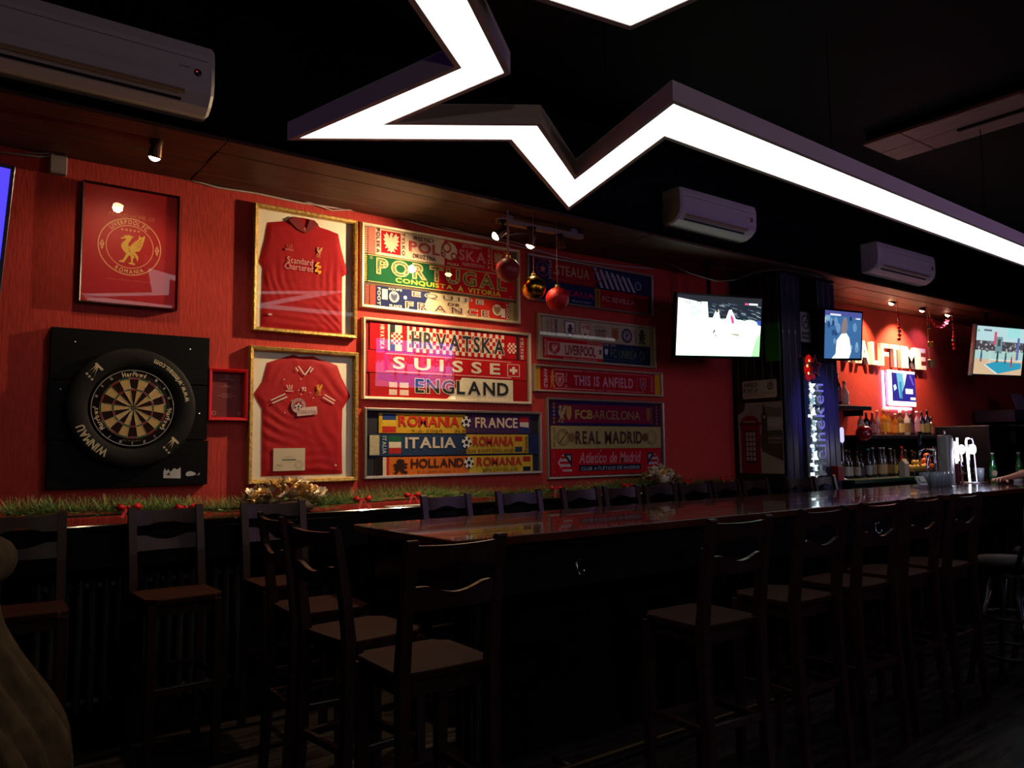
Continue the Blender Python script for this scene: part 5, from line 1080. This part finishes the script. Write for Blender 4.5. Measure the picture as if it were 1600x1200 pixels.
R4(sc, X, Y, .56, .54, .88, .72, z+.0005, glow('ffffff', 1.5)); R4(sc, X, Y, .76, .84, .98, .93, z+.0005, glow('ffffff', 1.4)); G4(sc, X, Y, [(.75, .1), (.8, .0), (.95, .4), (.9, .4)], z+.0004, glow('8868e0', 1)); G4(sc, X, Y, [(.3, .3), (.4, .3), (.42, .9), (.33, .9)], z+.0005, glow('40a0c0', 1)); sc.build('screen', t)

SHM = mat('bar_shelf_dark', '22202e', .4, noise=.2, nscale=5)
def shelf(label, x0, x1, y0, zt, th, back=False):
    t = thing('bar_shelf', label, 'shelf', ((x0+x1)/2, WY, zt)); MB().box((0, -(WY-y0)/2, -th/2), (x1-x0, WY-y0, th), SHM, bev=.004).build('shelf_board', t)
    for x in ((x0-x1)/2+.12, (x1-x0)/2-.12): MB().box((x, -(WY-y0)*.45, -th-.03), (.025, (WY-y0)*.8, .06), DMETAL).build('bracket', t)
    return t
shelf('short dark wall shelf holding three bottles beside the pillar', 7.25, 8.40, 4.58, EYE+.43, .045)
mid = shelf('long black shelf unit carrying the bright row of liquor bottles', 8.05, 9.98, 4.55, EYE+.11, .04)
MB().box((0, -.13, -.155), (1.9, .25, .22), BLACK, bev=.004).build('shelf_box', mid)
cn = thing('back_counter', 'low dark back counter with green edge where the lower bottles stand', 'counter', (8.61, 4.5, 0))
MB().box((0, 0, EYE-.36), (2.72, .68, .04), mat('counter_green_edge', '0c2a18', .4), bev=.004).build('counter_top', cn); MB().box((0, .02, (EYE-.38)/2), (2.68, .6, EYE-.385), BLACK).build('cabinet_body', cn)
for k in range(4): MB().box((-.99+.66*k, -.29, .55), (.64, .02, .95), BLKWOOD, bev=.005).build('door', cn)

# bottles
def bottle_profile(kind, h, r):
    if kind == 'wine': return [(r*.9, 0), (r, .01), (r, h*.6), (r*.85, h*.68), (r*.38, h*.76), (r*.34, h*.93), (r*.42, h*.935), (r*.42, h*.96), (r*.34, h*.962)]
    if kind == 'square': return [(r*.95, 0), (r, .01), (r, h*.58), (r*.85, h*.66), (r*.4, h*.72), (r*.36, h*.88), (r*.44, h*.885), (r*.44, h*.9), (r*.36, h*.902)]
    if kind == 'beer': return [(r*.9, 0), (r, .008), (r, h*.5), (r*.9, h*.58), (r*.5, h*.72), (r*.42, h*.93), (r*.5, h*.935), (r*.5, h*.96), (r*.42, h*.962)]
    return [(r*.9, 0), (r, .01), (r, h*.5), (r*.9, h*.6), (r*.5, h*.72), (r*.36, h*.8), (r*.34, h*.92), (r*.42, h*.925), (r*.42, h*.95), (r*.34, h*.952)]
LIQ = {}
def liq(c):
    if c not in LIQ: LIQ[c] = mat('bottle_glass_'+c, c, .08, trans=.35, spec=.8, coat=.8)
    return LIQ[c]
def bottle(x, y, z, kind, h, r, c, lab, capc, label, group, lh=(.12, .48), cat='bottle'):
    t = thing('bottle', label, cat, (x, y, z), (0, 0, 0), group); pf = bottle_profile(kind, h, r); n = 8 if kind == 'square' else 16
    b = MB(); b.lathe([(.0001, .0)]+pf+[(.0001, pf[-1][1])], liq(c), n); b.build('glass_body', t)
    MB().lathe([(r*.4, h*.93 if kind != 'square' else h*.88), (r*.42, h), (.0001, h)], mat('cap_'+capc, capc, .4, .3), 10).build('cap', t)
    if lab: MB().lathe([(r*1.02, h*lh[0]), (r*1.02, h*lh[1])], mat('label_'+lab, lab, .6), n, arc=2*PI).build('paper_label', t)
    return t
OR = ['leftmost', 'second', 'third', 'fourth', 'fifth', 'sixth', 'seventh', 'eighth', 'ninth', 'tenth', 'eleventh', 'twelfth', 'thirteenth', 'fourteenth', 'fifteenth', 'sixteenth', 'seventeenth', 'eighteenth', 'nineteenth', 'twentieth']
nm = lambda i: OR[i]+('' if i == 0 else ' from the left')
for i, (px, h, c, lab, d) in enumerate(((1297, .34, '3a1410', None, 'dark brown bottle'), (1309, .36, '5a2018', '8a4038', 'tall reddish bottle'), (1320, .27, 'c8b8b0', 'b8a098', 'short clear bottle'))):
    p = wall(px, 632, 4.68); bottle(p.x, 4.68, EYE+.43, 'liquor', h, .045, c, lab, '2a1010', d+' on the short shelf by the pillar, '+nm(i), 'bottles on the short shelf')
mids = [(1346, .26, 'liquor', 'c8b0a8', 'd8ccc0', 'f0e8e0', 'clear bottle with white label'), (1356, .26, 'wine', '140c10', None, '1a1014', 'black slim bottle'), (1364, .265, 'liquor', '6c2c34', 'b07878', 'c06070', 'pinkish bottle'), (1373, .29, 'liquor', 'c09890', None, 'e0b0a0', 'pale rosy bottle'),
        (1382, .32, 'square', 'c88018', 'e8b030', 'e8c8b0', 'square amber bottle with yellow label'), (1391, .3, 'liquor', 'b87420', 'd89030', 'd8a080', 'orange bottle'), (1400, .26, 'liquor', 'a86a20', 'c88838', 'f0e0d0', 'short amber bottle'), (1409, .3, 'square', '6a5434', 'cfb878', 'f0e4d0', 'square bottle with big cream label'),
        (1418, .31, 'liquor', 'd8d0c0', '8a6a40', 'e8e0d0', 'frosted white-shouldered bottle'), (1426, .27, 'wine', '2a1818', '5a3838', '3a2020', 'dark small bottle'), (1434, .3, 'liquor', 'b08088', 'c89098', 'ffd0e0', 'pink bottle with bright cap'), (1443, .3, 'wine', '18100e', '8a7a48', '402020', 'black bottle with ochre label'),
        (1450, .32, 'wine', '1c2014', '6a6840', '501818', 'dark green bottle'), (1457, .24, 'square', '6c3428', '7a4434', '301414', 'squat brown bottle')]
for i, (px, h, k, c, lab, cap, d) in enumerate(mids):
    p = wall(px, 680, 4.66); bottle(p.x, 4.66+.01*(i % 2), EYE+.11, k, h*.98, .036 if k != 'square' else .043, c, lab, cap, d+' on the long black shelf, '+nm(i), 'bottles on the long shelf')
lows = [(1304, .31, 'wine', '14181a', '5a1a20', '301018', 'dark bottle with red label'), (1315, .32, 'wine', '0e120e', 'b0aa98', '8a6a68', 'wine bottle with plain cream label'), (1323, .32, 'wine', '0e120e', 'b0aa98', '8a6a68', 'wine bottle with broad cream label'), (1331, .31, 'wine', '0e120e', 'a8a290', '501a1c', 'wine bottle with cream label and red capsule'), (1340, .30, 'wine', '10140e', '9c9684', '602024', 'wine bottle with grey label'), (1349, .27, 'wine', '101010', '3a3a34', '302a2a', 'small black bottle'),
        (1358, .33, 'liquor', '0c1830', '9aa0a4', '40b0b0', 'navy bottle with teal cap'), (1368, .34, 'wine', '18141a', '8a7a6c', 'a09aa8', 'dark bottle with grey-brown label'), (1377, .34, 'wine', '3a3a44', 'a8906a', '8c90a8', 'smoky bottle with tan label'), (1385, .34, 'wine', '44444c', 'b09468', '9498b0', 'grey glass bottle with buff label'), (1393, .33, 'wine', '302c30', 'a08860', '8a8ca0', 'grey bottle with tan label'),
        (1402, .31, 'liquor', '2a3a18', 'b8a040', '18100c', 'olive bottle with yellow label'), (1411, .35, 'liquor', '8a1c1c', 'c8b890', 'a01818', 'red syrup bottle with pointed top'), (1419, .31, 'wine', '181c14', '8c8c58', '605a30', 'dark bottle with olive label'), (1427, .30, 'wine', '161412', '74704c', '40301c', 'brown bottle with drab label'), (1434, .28, 'wine', '121010', '5c543c', '301c14', 'dark short bottle')]
for i, (px, h, k, c, lab, cap, d) in enumerate(lows):
    p = wall(px, 745, 4.42); bottle(p.x, 4.42+.02*(i % 2), EYE-.34, k, h*.92, .035, c, lab, cap, d+' on the back counter, '+nm(i), 'bottles on the back counter', lh=(.1, .42))
for i, (px, w_) in enumerate(((1308, .1), (1412, .09))):
    p = wall(px, 745, 4.25); b = MB(); b.box((0, 0, .07), (w_, .07, .14), mat('carton_%d' % i, ('8a1c24', 'a8a08c')[i], .6), bev=.004)
    if i: b.add([(-w_/2, -.035, .14), (w_/2, -.035, .14), (w_/2, .035, .14), (-w_/2, .035, .14), (-w_/2, 0, .19), (w_/2, 0, .19)], [(0, 1, 5, 4), (2, 3, 4, 5), (1, 2, 5), (3, 0, 4)], mat('carton_1', 'a8a08c', .6))
    o = b.build('carton'); o.location = (p.x, 4.24, EYE-.34); tag(o, ('small red carton in front of the left wine bottles', 'white gable-top carton in front of the right bottles')[i], 'carton')
# fruit
p = wall(1452, 738, 4.2); bw = thing('fruit_tray', 'shallow dark tray of fruit behind the glasses on the bar', 'tray', (p.x, 4.35, EYE-.34)); MB().box((0, 0, .03), (.55, .26, .06), mat('tray_black', '141010', .4), bev=.008).build('tray', bw)
k = 0
for dx, dy, dz in ((.08, -.07, .095), (.15, -.07, .095), (.22, -.07, .095), (.11, 0, .10), (.18, .0, .10), (.14, -.04, .155), (.21, -.04, .155), (.175, -.05, .21)):
    o = MB().lathe([(.0001, -.038)]+[(.038*math.cos(a), .036*math.sin(a)) for a in [(-75+15*q_)*PI/180 for q_ in range(11)]]+[(.004, .034), (.0001, .031)], mat('orange_peel', 'd06010', .45, noise=.1, bump=.4, nscale=60), 16).build('orange'); o.location = (p.x+dx, 4.35+dy, EYE-.34+dz); k += 1; tag(o, 'orange in the tray heap, '+['front row left', 'front row middle', 'front row right', 'back row left', 'back row right', 'second layer left', 'second layer right', 'on top'][k-1], 'orange', 'oranges in the tray')
for dx, dy, dz in ((-.22, -.06, .09), (-.15, -.07, .09), (-.08, -.06, .09), (-.0, -.07, .09), (-.12, -.05, .14), (-.03, -.05, .14)):
    o = MB().lathe([(.0001, -.045), (.012, -.038), (.026, -.022), (.031, 0), (.026, .022), (.012, .038), (.0001, .045)], mat('lemon_peel', 'c8a040', .45, bump=.3, nscale=60), 14).build('lemon'); o.location = (p.x+dx, 4.35+dy, EYE-.34+dz); o.rotation_euler = (1.2, 0, dx*9); k += 1; tag(o, 'lemon in the fruit tray, '+['leftmost below', 'second below', 'third below', 'rightmost below', 'left one on top', 'right one on top'][k-9], 'lemon', 'lemons in the tray')

# glasses, card reader, taps on the bar table
DG = mat('clear_drink_glass', 'b8c8cc', .08, trans=.65, ior=1.3, spec=.9)
def tumbler(x, y, label, group, h=.13, r=.033):
    t = thing('beer_glass', label, 'glass', (x, y, TZ+.0005), (0, 0, 0), group)
    MB().lathe([(.0001, 0), (r*.8, 0), (r, h), (r*.93, h), (r*.75, .012), (.0001, .012)], DG, 18).build('glass_body', t)
    MB().lathe([(r*.93, h*.35), (r*.97, h*.6)], mat('green_print', '2c8c5c', .5), 18, arc=PI*.8).build('green_print', t); return t
gi = 0
for i in range(5):
    for j in range(2): tumbler(7.22+.075*i, 3.40+.09*j, 'straight beer glass, %s row of the cluster, %s' % (('front', 'back')[j], OR[i]+('' if i == 0 else ' from the left')), 'beer glasses by the taps')
for i in range(2): tumbler(8.41+.09*i, 3.50+.06*i, ('clear tumbler right of the lit frame tap', 'clear tumbler touching the green bottle')[i], 'tumblers by the green bottle', .14, .036)
t = thing('card_reader', 'white card payment terminal tilted on the bar left of the glasses', 'card reader', (7.04, 3.42, TZ+.001), (-.0, 0, -.5)); rot = Matrix.Rotation(-.9, 3, 'X')
MB().box((0, 0, .055), (.08, .10, .03), mat('reader_white', 'b8b4b4', .4), rot=Matrix.Rotation(.9, 3, 'X'), bev=.006).box((0, .02, .012), (.085, .08, .024), mat('reader_white', 'b8b4b4', .4), bev=.004).build('housing', t)
MB().box((0, -.018, .072), (.055, .05, .004), mat('reader_screen', '101418', .15), rot=Matrix.Rotation(.9, 3, 'X')).build('display', t)
# chrome swan tap at the left, with handle
t = thing('bar_tap', 'chrome draught tap arms with black lever, left of the grey column', 'tap', (7.52, 3.60, TZ))
for dy in (0,): MB().tube([(.18, 0, .33), (0, 0, .335), (-.10, 0, .32)], .012, CHROME, 10).build('tap_arm', t)
MB().tube([(.18, 0, .27), (.06, 0, .28), (.04, 0, .22)], .011, CHROME, 10).build('tap_arm', t); MB().tube([(-.1, 0, .32), (-.11, 0, .28), (-.115, 0, .22)], [.014, .012, .008], CHROME, 10).build('spout', t)
MB().tube([(-.10, 0, .33), (-.095, 0, .36), (-.09, 0, .50)], [.010, .016, .022], mat('lever_black', '14141a', .2), 10).build('lever', t); MB().tube([(.03, 0, 0), (.03, 0, .28)], .014, CHROME, 10).build('stem', t); MB().tube([(.18, 0, .0), (.18, 0, .36)], .016, CHROME, 10).build('stem', t)
# grey column tower
t = thing('beer_tower', 'rounded grey beer tower column with a glowing white side', 'beer tower', (7.79, 3.54, TZ))
GC = mat('tower_grey', '8c8c88', .35, .3)
b = MB(); n = 24; vs = []
for z, s_ in ((0, 1.05), (.01, 1.05), (.012, 1), (.44, .96), (.46, .9), (.468, .7)):
    for k in range(n):
        a = 2*PI*k/n; c, s2 = math.cos(a), math.sin(a); vs.append((math.copysign(abs(c)**.5, c)*.065*s_, math.copysign(abs(s2)**.5, s2)*.06*s_, z))
b.add(vs, [(i*n+k, i*n+(k+1) % n, (i+1)*n+(k+1) % n, (i+1)*n+k) for i in range(5) for k in range(n)]+[tuple(5*n+k for k in range(n))], GC, True); b.build('column', t)
MB().lathe([(.012, .465), (.012, .49), (.008, .51), (.0001, .512)], CHROME, 12).build('top_knob', t)
WG = glow('f6f4ff', 7); MB().add([(.062, -.052, .41), (.10, -.06, .39), (.11, -.06, .22), (.085, -.055, .12), (.064, -.052, .26)], [(4, 3, 2, 1, 0)], WG).build('light_panel', t)
MB().tube([(.115, -.06, .44), (.115, -.06, .22)], .010, WG, 8).build('light_tube', t); MB().box((.1, -.055, .1), (.05, .02, .2), mat('tap_red', '501020', .3), bev=.004).build('front_plate', t)
MB().lathe([(.0001, -.012), (.042, -.012), (.046, 0), (.042, .012), (.0001, .012)], glow('f6f4ff', 4), 24, (.20, -.06, .33), 'y').build('round_badge', t); MB().tube([(.20, -.05, 0), (.20, -.05, .29)], .012, CHROME, 8).build('tap_stem', t)
# lit frame tap
t = thing('illuminated_tap', 'tall clear tap with glowing white rounded outline and round lit badge', 'tap', (8.22, 3.50, TZ))
pts = [(-.09, 0, .0), (-.09, 0, .40), (-.075, 0, .43), (.055, 0, .43), (.075, 0, .40), (.085, 0, 0)]
MB().tube([(-.05, 0, 0), (-.085, 0, .40), (-.07, 0, .432), (-.03, 0, .436)], .0095, glow('f0ecff', 6), 8).build('light_tube', t); MB().tube([(-.03, 0, .436), (.05, 0, .43), (.07, 0, .40), (.105, 0, 0)], .004, glow('dcd8ff', 2.5), 8).build('light_tube', t)
MB().add([(-.05, .002, 0), (.105, .002, 0), (.07, .002, .40), (.05, .002, .43), (-.07, .002, .43), (-.085, .002, .40)], [(0, 1, 2, 3, 4, 5)], GLASS).build('clear_panel', t)
MB().lathe([(.0001, -.015), (.046, -.015), (.05, 0), (.046, .015), (.0001, .015)], glow('ffffff', 4), 24, (.0, -.02, .33), 'y').build('round_badge', t); MB().tube([(0, .02, 0), (0, .02, .33)], .014, CHROME, 8).build('stem', t); MB().lathe([(.13, 0), (.13, .01), (.0001, .012)], STEEL, 28).build('base', t)
l = bpy.data.lights.new('tap_glow', 'POINT'); l.energy = 3; l.color = (.75, .72, 1); l.shadow_soft_size = .05; o = bpy.data.objects.new('tap_glow', l); COL.objects.link(o); o.parent = t; o.location = (0, -.12, .33)
# green beer bottle(s), hand
def beerb(x, y, label, g=None):
    t = bottle(x, y, TZ+.0005, 'beer', .29, .034, '0c5a1c', None, 'b0a898', label, g); R0 = .0345
    b = MB(); b.lathe([(R0, .05), (R0, .12)], mat('label_green', '245c34', .5), 18); b.build('body_label', t)
    b = MB(); b.disc(0, 0, .026, 0, mat('oval_cream', 'a88c74', .5), 18, sx=.9); text(b, 'Heineken', -.02, -.005, .02, .005, .0006, paint('1c3020'), w='r'); o = b.build('oval_badge', t); o.rotation_euler = (PI/2, 0, -.9); o.location = (-.028, -.023, .088); return t
beerb(8.56, 3.44, 'green beer bottle standing on the bar beside the lit tap'); beerb(9.0, 3.37, 'green beer bottle at the right edge behind the hand')
ash = MB().lathe([(.04, 0), (.045, .03), (.04, .03), (.035, .006), (.0001, .006)], GREYPL, 20).build('ashtray'); ash.location = (8.72, 3.28, TZ+.0005); tag(ash, 'small grey ashtray on the bar right of the green bottle', 'ashtray')
t = MB().box((0, 0, .0015), (.12, .07, .003), mat('coaster_pale', 'a8b8a8', .5), bev=.001).build('beer_mat'); t.location = (8.75, 3.08, TZ+.0005); tag(t, 'pale beer mat lying on the bar under the hand', 'beer mat')

# fridges and ledge at the right
def px_at(x, y, Y): return wall(x, y, Y)
t = thing('black_fridge', 'black bar fridge cabinet with pale-edged top behind the tap', 'fridge', (10.55, 4.42, 0))
MB().box((0, 0, (EYE+.22)/2), (1.10, .75, EYE+.22), mat('fridge_black', '101018', .3), bev=.01).build('cabinet', t); MB().box((0, -.38, EYE+.215), (1.10, .012, .012), STEEL).build('top_edge', t)
b = MB(); text(b, 'OPEN', .05, .02, .2, .07, 0, paint('3c6c44')); text(b, 'YOUR', .05, -.04, .2, .01, 0, paint('3c6c44')); text(b, 'WORLD', .05, -.1, .2, -.05, 0, paint('3c6c44')); b.rect(.03, .09, .22, .095, 0, paint('3c6c44')); b.rect(.03, -.125, .22, -.12, 0, paint('3c6c44')); o = b.build('green_lettering', t); o.rotation_euler = FACE; o.location = (-.02, -.382, EYE+.05)
MB().box((-.02, -.378, .8), (1.04, .008, 1.4), mat('fridge_black', '101018', .3), bev=.002).build('door', t)
t = thing('beer_fridge', 'green-glowing glass-door beer fridge at the right edge behind the hand', 'fridge', (11.86, 4.45, 0))
MB().box((0, .05, (EYE+.25)/2), (1.2, .6, EYE+.25), mat('fridge_dark_green', '0a1812', .35), bev=.01).build('cabinet', t)
MB().box((-.57, -.30, (EYE+.25)/2), (.06, .08, EYE+.22), mat('alu_post', '9c98a0', .35, .5), bev=.004).build('door_post', t); MB().box((-.57, -.345, EYE+.22), (.07, .01, .05), glow('e8e4f0', 1.2)).build('post_light', t)
b = MB(); b.rect(-.25, -.5, .1, 0, 0, glow('18c060', .9)); b.rect(-.1, -.5, .06, -.02, .001, glow('a0ffc8', 1.4)); b.poly([(-.25, 0), (.1, 0), (.06, .03), (-.2, .03)], 0, glow('70ffa0', 1.2)); o = b.build('lit_window', t); o.rotation_euler = FACE; o.location = (.12, -.256, EYE+.06)
b = MB(); text(b, 'Heineken', -.22, 0, .1, .06, 0, paint('5c8a68')); b.poly(starpts(-.05, .2, .05), 0, paint('6a1c1c')); o = b.build('lettering', t); o.rotation_euler = FACE; o.location = (.12, -.256, EYE+.13)
MB().tube([(-.32, -.30, .4), (-.32, -.30, 1.3)], .012, STEEL, 8).build('handle', t)
t = thing('wall_ledge', 'grey ledge shelf above the fridges at the right', 'shelf', (12.4, 4.55, EYE+.37)); MB().box((0, 0, 0), (1.9, .5, .16), mat('ledge_grey', '3c3440', .5), bev=.005).build('ledge_board', t)
t = MB().poly([(-.16, 0), (.20, 0), (.12, .20), (.10, .22), (-.20, .22), (-.22, .20)], .004, mat('card_cream', '8c8490', .6), .006).build('menu_card'); t.rotation_euler = (PI/2-.15, 0, 0); t.location = (11.84, 4.36, EYE+.452); tag(t, 'pale rounded card standing on the grey ledge at the right', 'card')
# slim lamp by the pillar
t = thing('slim_lamp', 'slim upright lamp with a glowing violet tube head beside the pillar', 'lamp', (7.33, 4.32, EYE-.34)); MB().tube([(0, 0, 0), (0, 0, .38)], .010, STEEL, 8).build('pole', t); MB().tube([(0, 0, .37), (0, 0, .39), (0, 0, .5), (0, 0, .52)], [.012, .020, .020, .01], glow('b8b0ff', 1.6), 10).build('tube_head', t); MB().lathe([(.05, 0), (.05, .008), (.0001, .012)], STEEL, 16).build('base', t)
# red glass bauble hanging from the shelf end
p = wall(1350, 677, 4.5); t = thing('bauble', 'translucent red bauble hanging at the left end of the long bottle shelf', 'christmas bauble', (p.x, 4.50, p.z)); MB().lathe([(.0001, -.085)]+[(.085*math.cos(a), .085*math.sin(a)) for a in [(-80+10*k)*PI/180 for k in range(17)]]+[(.0001, .085)], mat('red_clear_ball', '8c1420', .1, trans=.4, coat=1), 28).build('ball', t); MB().lathe([(.015, .083), (.015, .10), (.0001, .1)], GOLD, 10).build('cap', t); MB().tube([(0, 0, .1), (0, .03, EYE+.16-p.z)], .002, GOLD, 5).build('ribbon', t)
# bead strings, gift string, tinsel
def beads(label, px, py0, py1, cat='garland', gifts=False, seed=1):
    rr = random.Random(seed); a = wall(px, py0, 4.40); zb = wall(px, py1, 4.40).z; t = thing('hanging_bead_string', label, cat, tuple(a)); L = a.z-zb
    MB().tube([(0, 0, SOF-a.z-.001), (0, 0, -L)], .004, mat('string_red', 'c04030', .4) if not gifts else mat('string_gold', 'c8a868', .4), 5).build('string', t)
    if gifts:
        for zf, s_, c in ((.30, .045, '3c342c'), (.62, .06, '8a6a20'), (.97, .085, '6a5c50')):
            b = MB(); b.box((0, 0, 0), (s_, s_, s_), mat('gift_'+c, c, .4, .2), rot=Matrix.Rotation(.4, 3, 'Z'), bev=.004).box((0, 0, 0), (s_*1.03, s_*.2, s_*1.03), GOLD, rot=Matrix.Rotation(.4, 3, 'Z')); o = b.build('gift_box', t); o.location = (.01*zf, -.02, -L*zf)
    else:
        for k in range(9):
            z = -L*(k+.6)/9; r = .012 if k < 5 else .022; MB().lathe([(.0001, -r), (r*.7, -r*.7), (r, 0), (r*.7, r*.7), (.0001, r)], mat('bead_shiny_red', 'd83030', .2, .5) if k % 3 else CHROME, 10).build('bead', t, (rr.uniform(-.012, .012), -.005, z))
beads('string of red beads hanging beside the left bar spotlight', 1402, 478, 532, seed=1)
beads('pale cord with three little gift boxes beside the end of the block letters', 1448, 486, 570, gifts=True)
beads('string of purple-red beads hanging below the right bar spotlight', 1487, 490, 546, seed=5)
t = thing('tinsel_swag', 'swag of red tinsel looping between the middle and right bar spotlights', 'tinsel', tuple(wall(1467, 500, 4.52))); b = MB(); rr = random.Random(6)
for i in range(420):
    u = rr.random()*2-1; c = Vector((u*.24, 0, -.09+.11*u*u)); d = Vector((rr.uniform(-1, 1), rr.uniform(-1, 1), rr.uniform(-1, 1))).normalized(); s_ = d.orthogonal().normalized()*.002; b.add([c-s_, c+s_, c+d*.028+s_, c+d*.028-s_], [(0, 1, 2, 3)], mat('tinsel_red', 'c03048', .25, .6))
tag(b.build('tinsel_strands', t), kind='stuff'); b = MB().tube([(u*.24/6, 0, -.09+.11*u*u/36) for u in range(-6, 7)], .003, GOLD, 5).build('core_wire', t)
MB().tube([(-.24, 0, .02), (-.24, 0, SOF-t.location.z-.002)], .002, GOLD, 5).tube([(.24, 0, .02), (.24, 0, SOF-t.location.z-.002)], .002, GOLD, 5).build('hanging_wire', t)

# ------------------------------------------------------------------ the person whose hand rests on the bar (mostly outside the frame)
SKIN = mat('skin', 'b07a5c', .5, noise=.05, nscale=20); SHT = mat('dark_shirt', '1c2230', .85, noise=.1, nscale=40); TRS = mat('dark_trousers', '14141a', .85)
def skin_mesh(name, verts, edges, radii, m, parent, sub=2, root=0):
    me = bpy.data.meshes.new(name); me.from_pydata(verts, edges, []); o = bpy.data.objects.new(name, me); COL.objects.link(o); o.parent = parent; me.materials.append(m)
    md = o.modifiers.new('skin', 'SKIN'); md.use_smooth_shade = True
    for i, v in enumerate(me.skin_vertices[0].data): r = radii[i]; v.radius = (r, r) if not isinstance(r, tuple) else r; v.use_root = (i == root)
    ss = o.modifiers.new('sub', 'SUBSURF'); ss.levels = sub; ss.render_levels = sub; return o
PX, PY = 8.95, 2.60                                             # standing at the near side of the table
pr = thing('person', 'person at the right edge reaching a bare hand along the bar top', 'person', (PX, PY, 0))
V = [(0, 0, 1.0), (0, 0, 1.15), (0, 0, 1.35), (0, 0, 1.50), (0, 0, 1.58), (0, -.2, 1.47), (-.03, -.26, 1.2), (-.22, -.1, 1.17), (0, .2, 1.47), (-.28, .38, 1.22), (-.46, .46, TZ+.10), (0, -.10, .95), (0, -.11, .5), (0, -.12, .08), (0, .10, .95), (0, .11, .5), (0, .12, .08)]
V = [(x-.25*max(0, (z-1)/.7) if i not in (7, 10) else x, y, z) for i, (x, y, z) in enumerate(V)]
Ed = [(0, 1), (1, 2), (2, 3), (3, 4), (3, 5), (5, 6), (6, 7), (3, 8), (8, 9), (9, 10), (0, 11), (11, 12), (12, 13), (0, 14), (14, 15), (15, 16)]
skin_mesh('body', V, Ed, [.14, .14, .16, .09, .06, .065, .05, .04, .065, .052, .042, .09, .065, .05, .09, .065, .05], SHT, pr)
LEAN = -.25
for s_ in (-1, 1): skin_mesh('shoe', [(.05, s_*.12, .045), (-.06, s_*.12, .045), (-.17, s_*.12, .035)], [(0, 1), (1, 2)], [.045, .048, .035], TRS, pr)
hd = MB(); hd.lathe([(.0001, -.12)]+[(.078*math.cos(a)*(1-.1*(a < 0)), .115*math.sin(a)) for a in [(-75+15*k)*PI/180 for k in range(11)]]+[(.0001, .116)], SKIN, 20, (-.015, 0, 1.70)); hd.tube([(-.085, 0, 1.715), (-.112, 0, 1.685), (-.09, 0, 1.675)], [.008, .013, .008], SKIN, 8)
for s_ in (-1, 1): hd.lathe([(.0001, -.011), (.010, 0), (.0001, .011)], paint('e8e4e0'), 10, (-.082, s_*.03, 1.715), 'x'); hd.tube([(-.01, s_*.074, 1.73), (.0, s_*.086, 1.71), (-.005, s_*.076, 1.675)], [.008, .011, .007], SKIN, 8)
hd.tube([(-.083, -.022, 1.645), (-.092, 0, 1.643), (-.083, .022, 1.645)], .005, mat('lip', '8c4a44', .5), 6); hd.tube([(0, 0, 1.52), (-.005, 0, 1.62)], [.055, .052], SKIN, 14); hd.build('head', pr, (LEAN, 0, 0))
hr = MB(); hr.lathe([(.082, -.03), (.088, .03), (.075, .085), (.04, .12), (.0001, .13)], mat('dark_hair', '120c0a', .7), 20, (.008, 0, 1.715)); hr.build('hair', pr, (LEAN, 0, 0))
# forearm and hand with five bent fingers, palm down on the bar
HX, HY, HZ = -.75, .645, TZ+.038
fa = [(-.42, .42, TZ+.13), (-.53, .50, TZ+.095), (-.62, .565, TZ+.07), (-.66, .59, TZ+.058), (HX, HY, HZ)]
skin_mesh('hand', fa+[(HX-.03, HY-.03, HZ+.004), (HX-.03, HY+.03, HZ+.002)], [(0, 1), (1, 2), (2, 3), (3, 4), (4, 5), (4, 6)], [.045, .043, .032, .028, (.030, .022), (.024, .018), (.024, .018)], SKIN, pr)
for k, (dy, L, lift) in enumerate(((-.042, .070, .020), (-.014, .080, .026), (.014, .074, .022), (.040, .056, .014))):
    x0 = HX-.035; p0 = Vector((x0+.01, HY+dy*.8, HZ)); d = Vector((-1, dy*2.2, 0)).normalized()
    skin_mesh('finger', [p0, p0+d*L*.45+Vector((0, 0, lift*.5)), p0+d*L*.8+Vector((0, 0, lift*.1)), p0+d*L+Vector((0, 0, -.022))], [(0, 1), (1, 2), (2, 3)], [.0105, .0095, .0085, .0070], SKIN, pr, 1)
skin_mesh('thumb', [(HX+.03, HY-.025, HZ-.004), (HX+.005, HY-.062, HZ-.008), (HX-.03, HY-.082, HZ-.016), (HX-.052, HY-.085, HZ-.022)], [(0, 1), (1, 2), (2, 3)], [.014, .012, .0105, .008], SKIN, pr, 1)
skin_mesh('sleeve', [(-.24, .24, 1.36), (-.36, .38, 1.23), (-.46, .46, TZ+.125)], [(0, 1), (1, 2)], [.06, .058, .054], SHT, pr)

# ------------------------------------------------------------------ unseen fill lamps shaped as pendants, added to raise the room's ambient light
PZ = (2.35, 3.30, 2.35)
for i, (x, y) in enumerate(((-.9, -1.0), (3.4, -1.7), (7.0, -1.4))):
    t = thing('fill_pendant', ('added fill lamp behind the viewer, left one', 'added fill lamp behind the viewer, middle one', 'added fill lamp behind the viewer, right one')[i], 'added fill lamp', (x, y, PZ[i]), group='added fill lamps behind the viewer')
    MB().lathe([(.02, .16), (.05, .15), (.15, .02), (.16, 0), (.155, 0), (.14, .02), (.045, .14)], DMETAL, 24).build('fill_lamp_shade', t); MB().lathe([(.0001, -.05), (.03, -.04), (.042, 0), (.03, .04), (.015, .07), (.0001, .07)], glow('ffe0c0', 12), 14).build('fill_bulb', t); MB().tube([(0, 0, .15), (0, 0, CEIL-PZ[i])], .005, BLACK, 6).build('fill_cord', t)
    l = bpy.data.lights.new('fill_glow', 'POINT'); l.energy = FILL_W; l.color = (1, .78, .66); l.shadow_soft_size = .06; o = bpy.data.objects.new('fill_glow', l); COL.objects.link(o); o.parent = t; o.location = (0, 0, -.07)
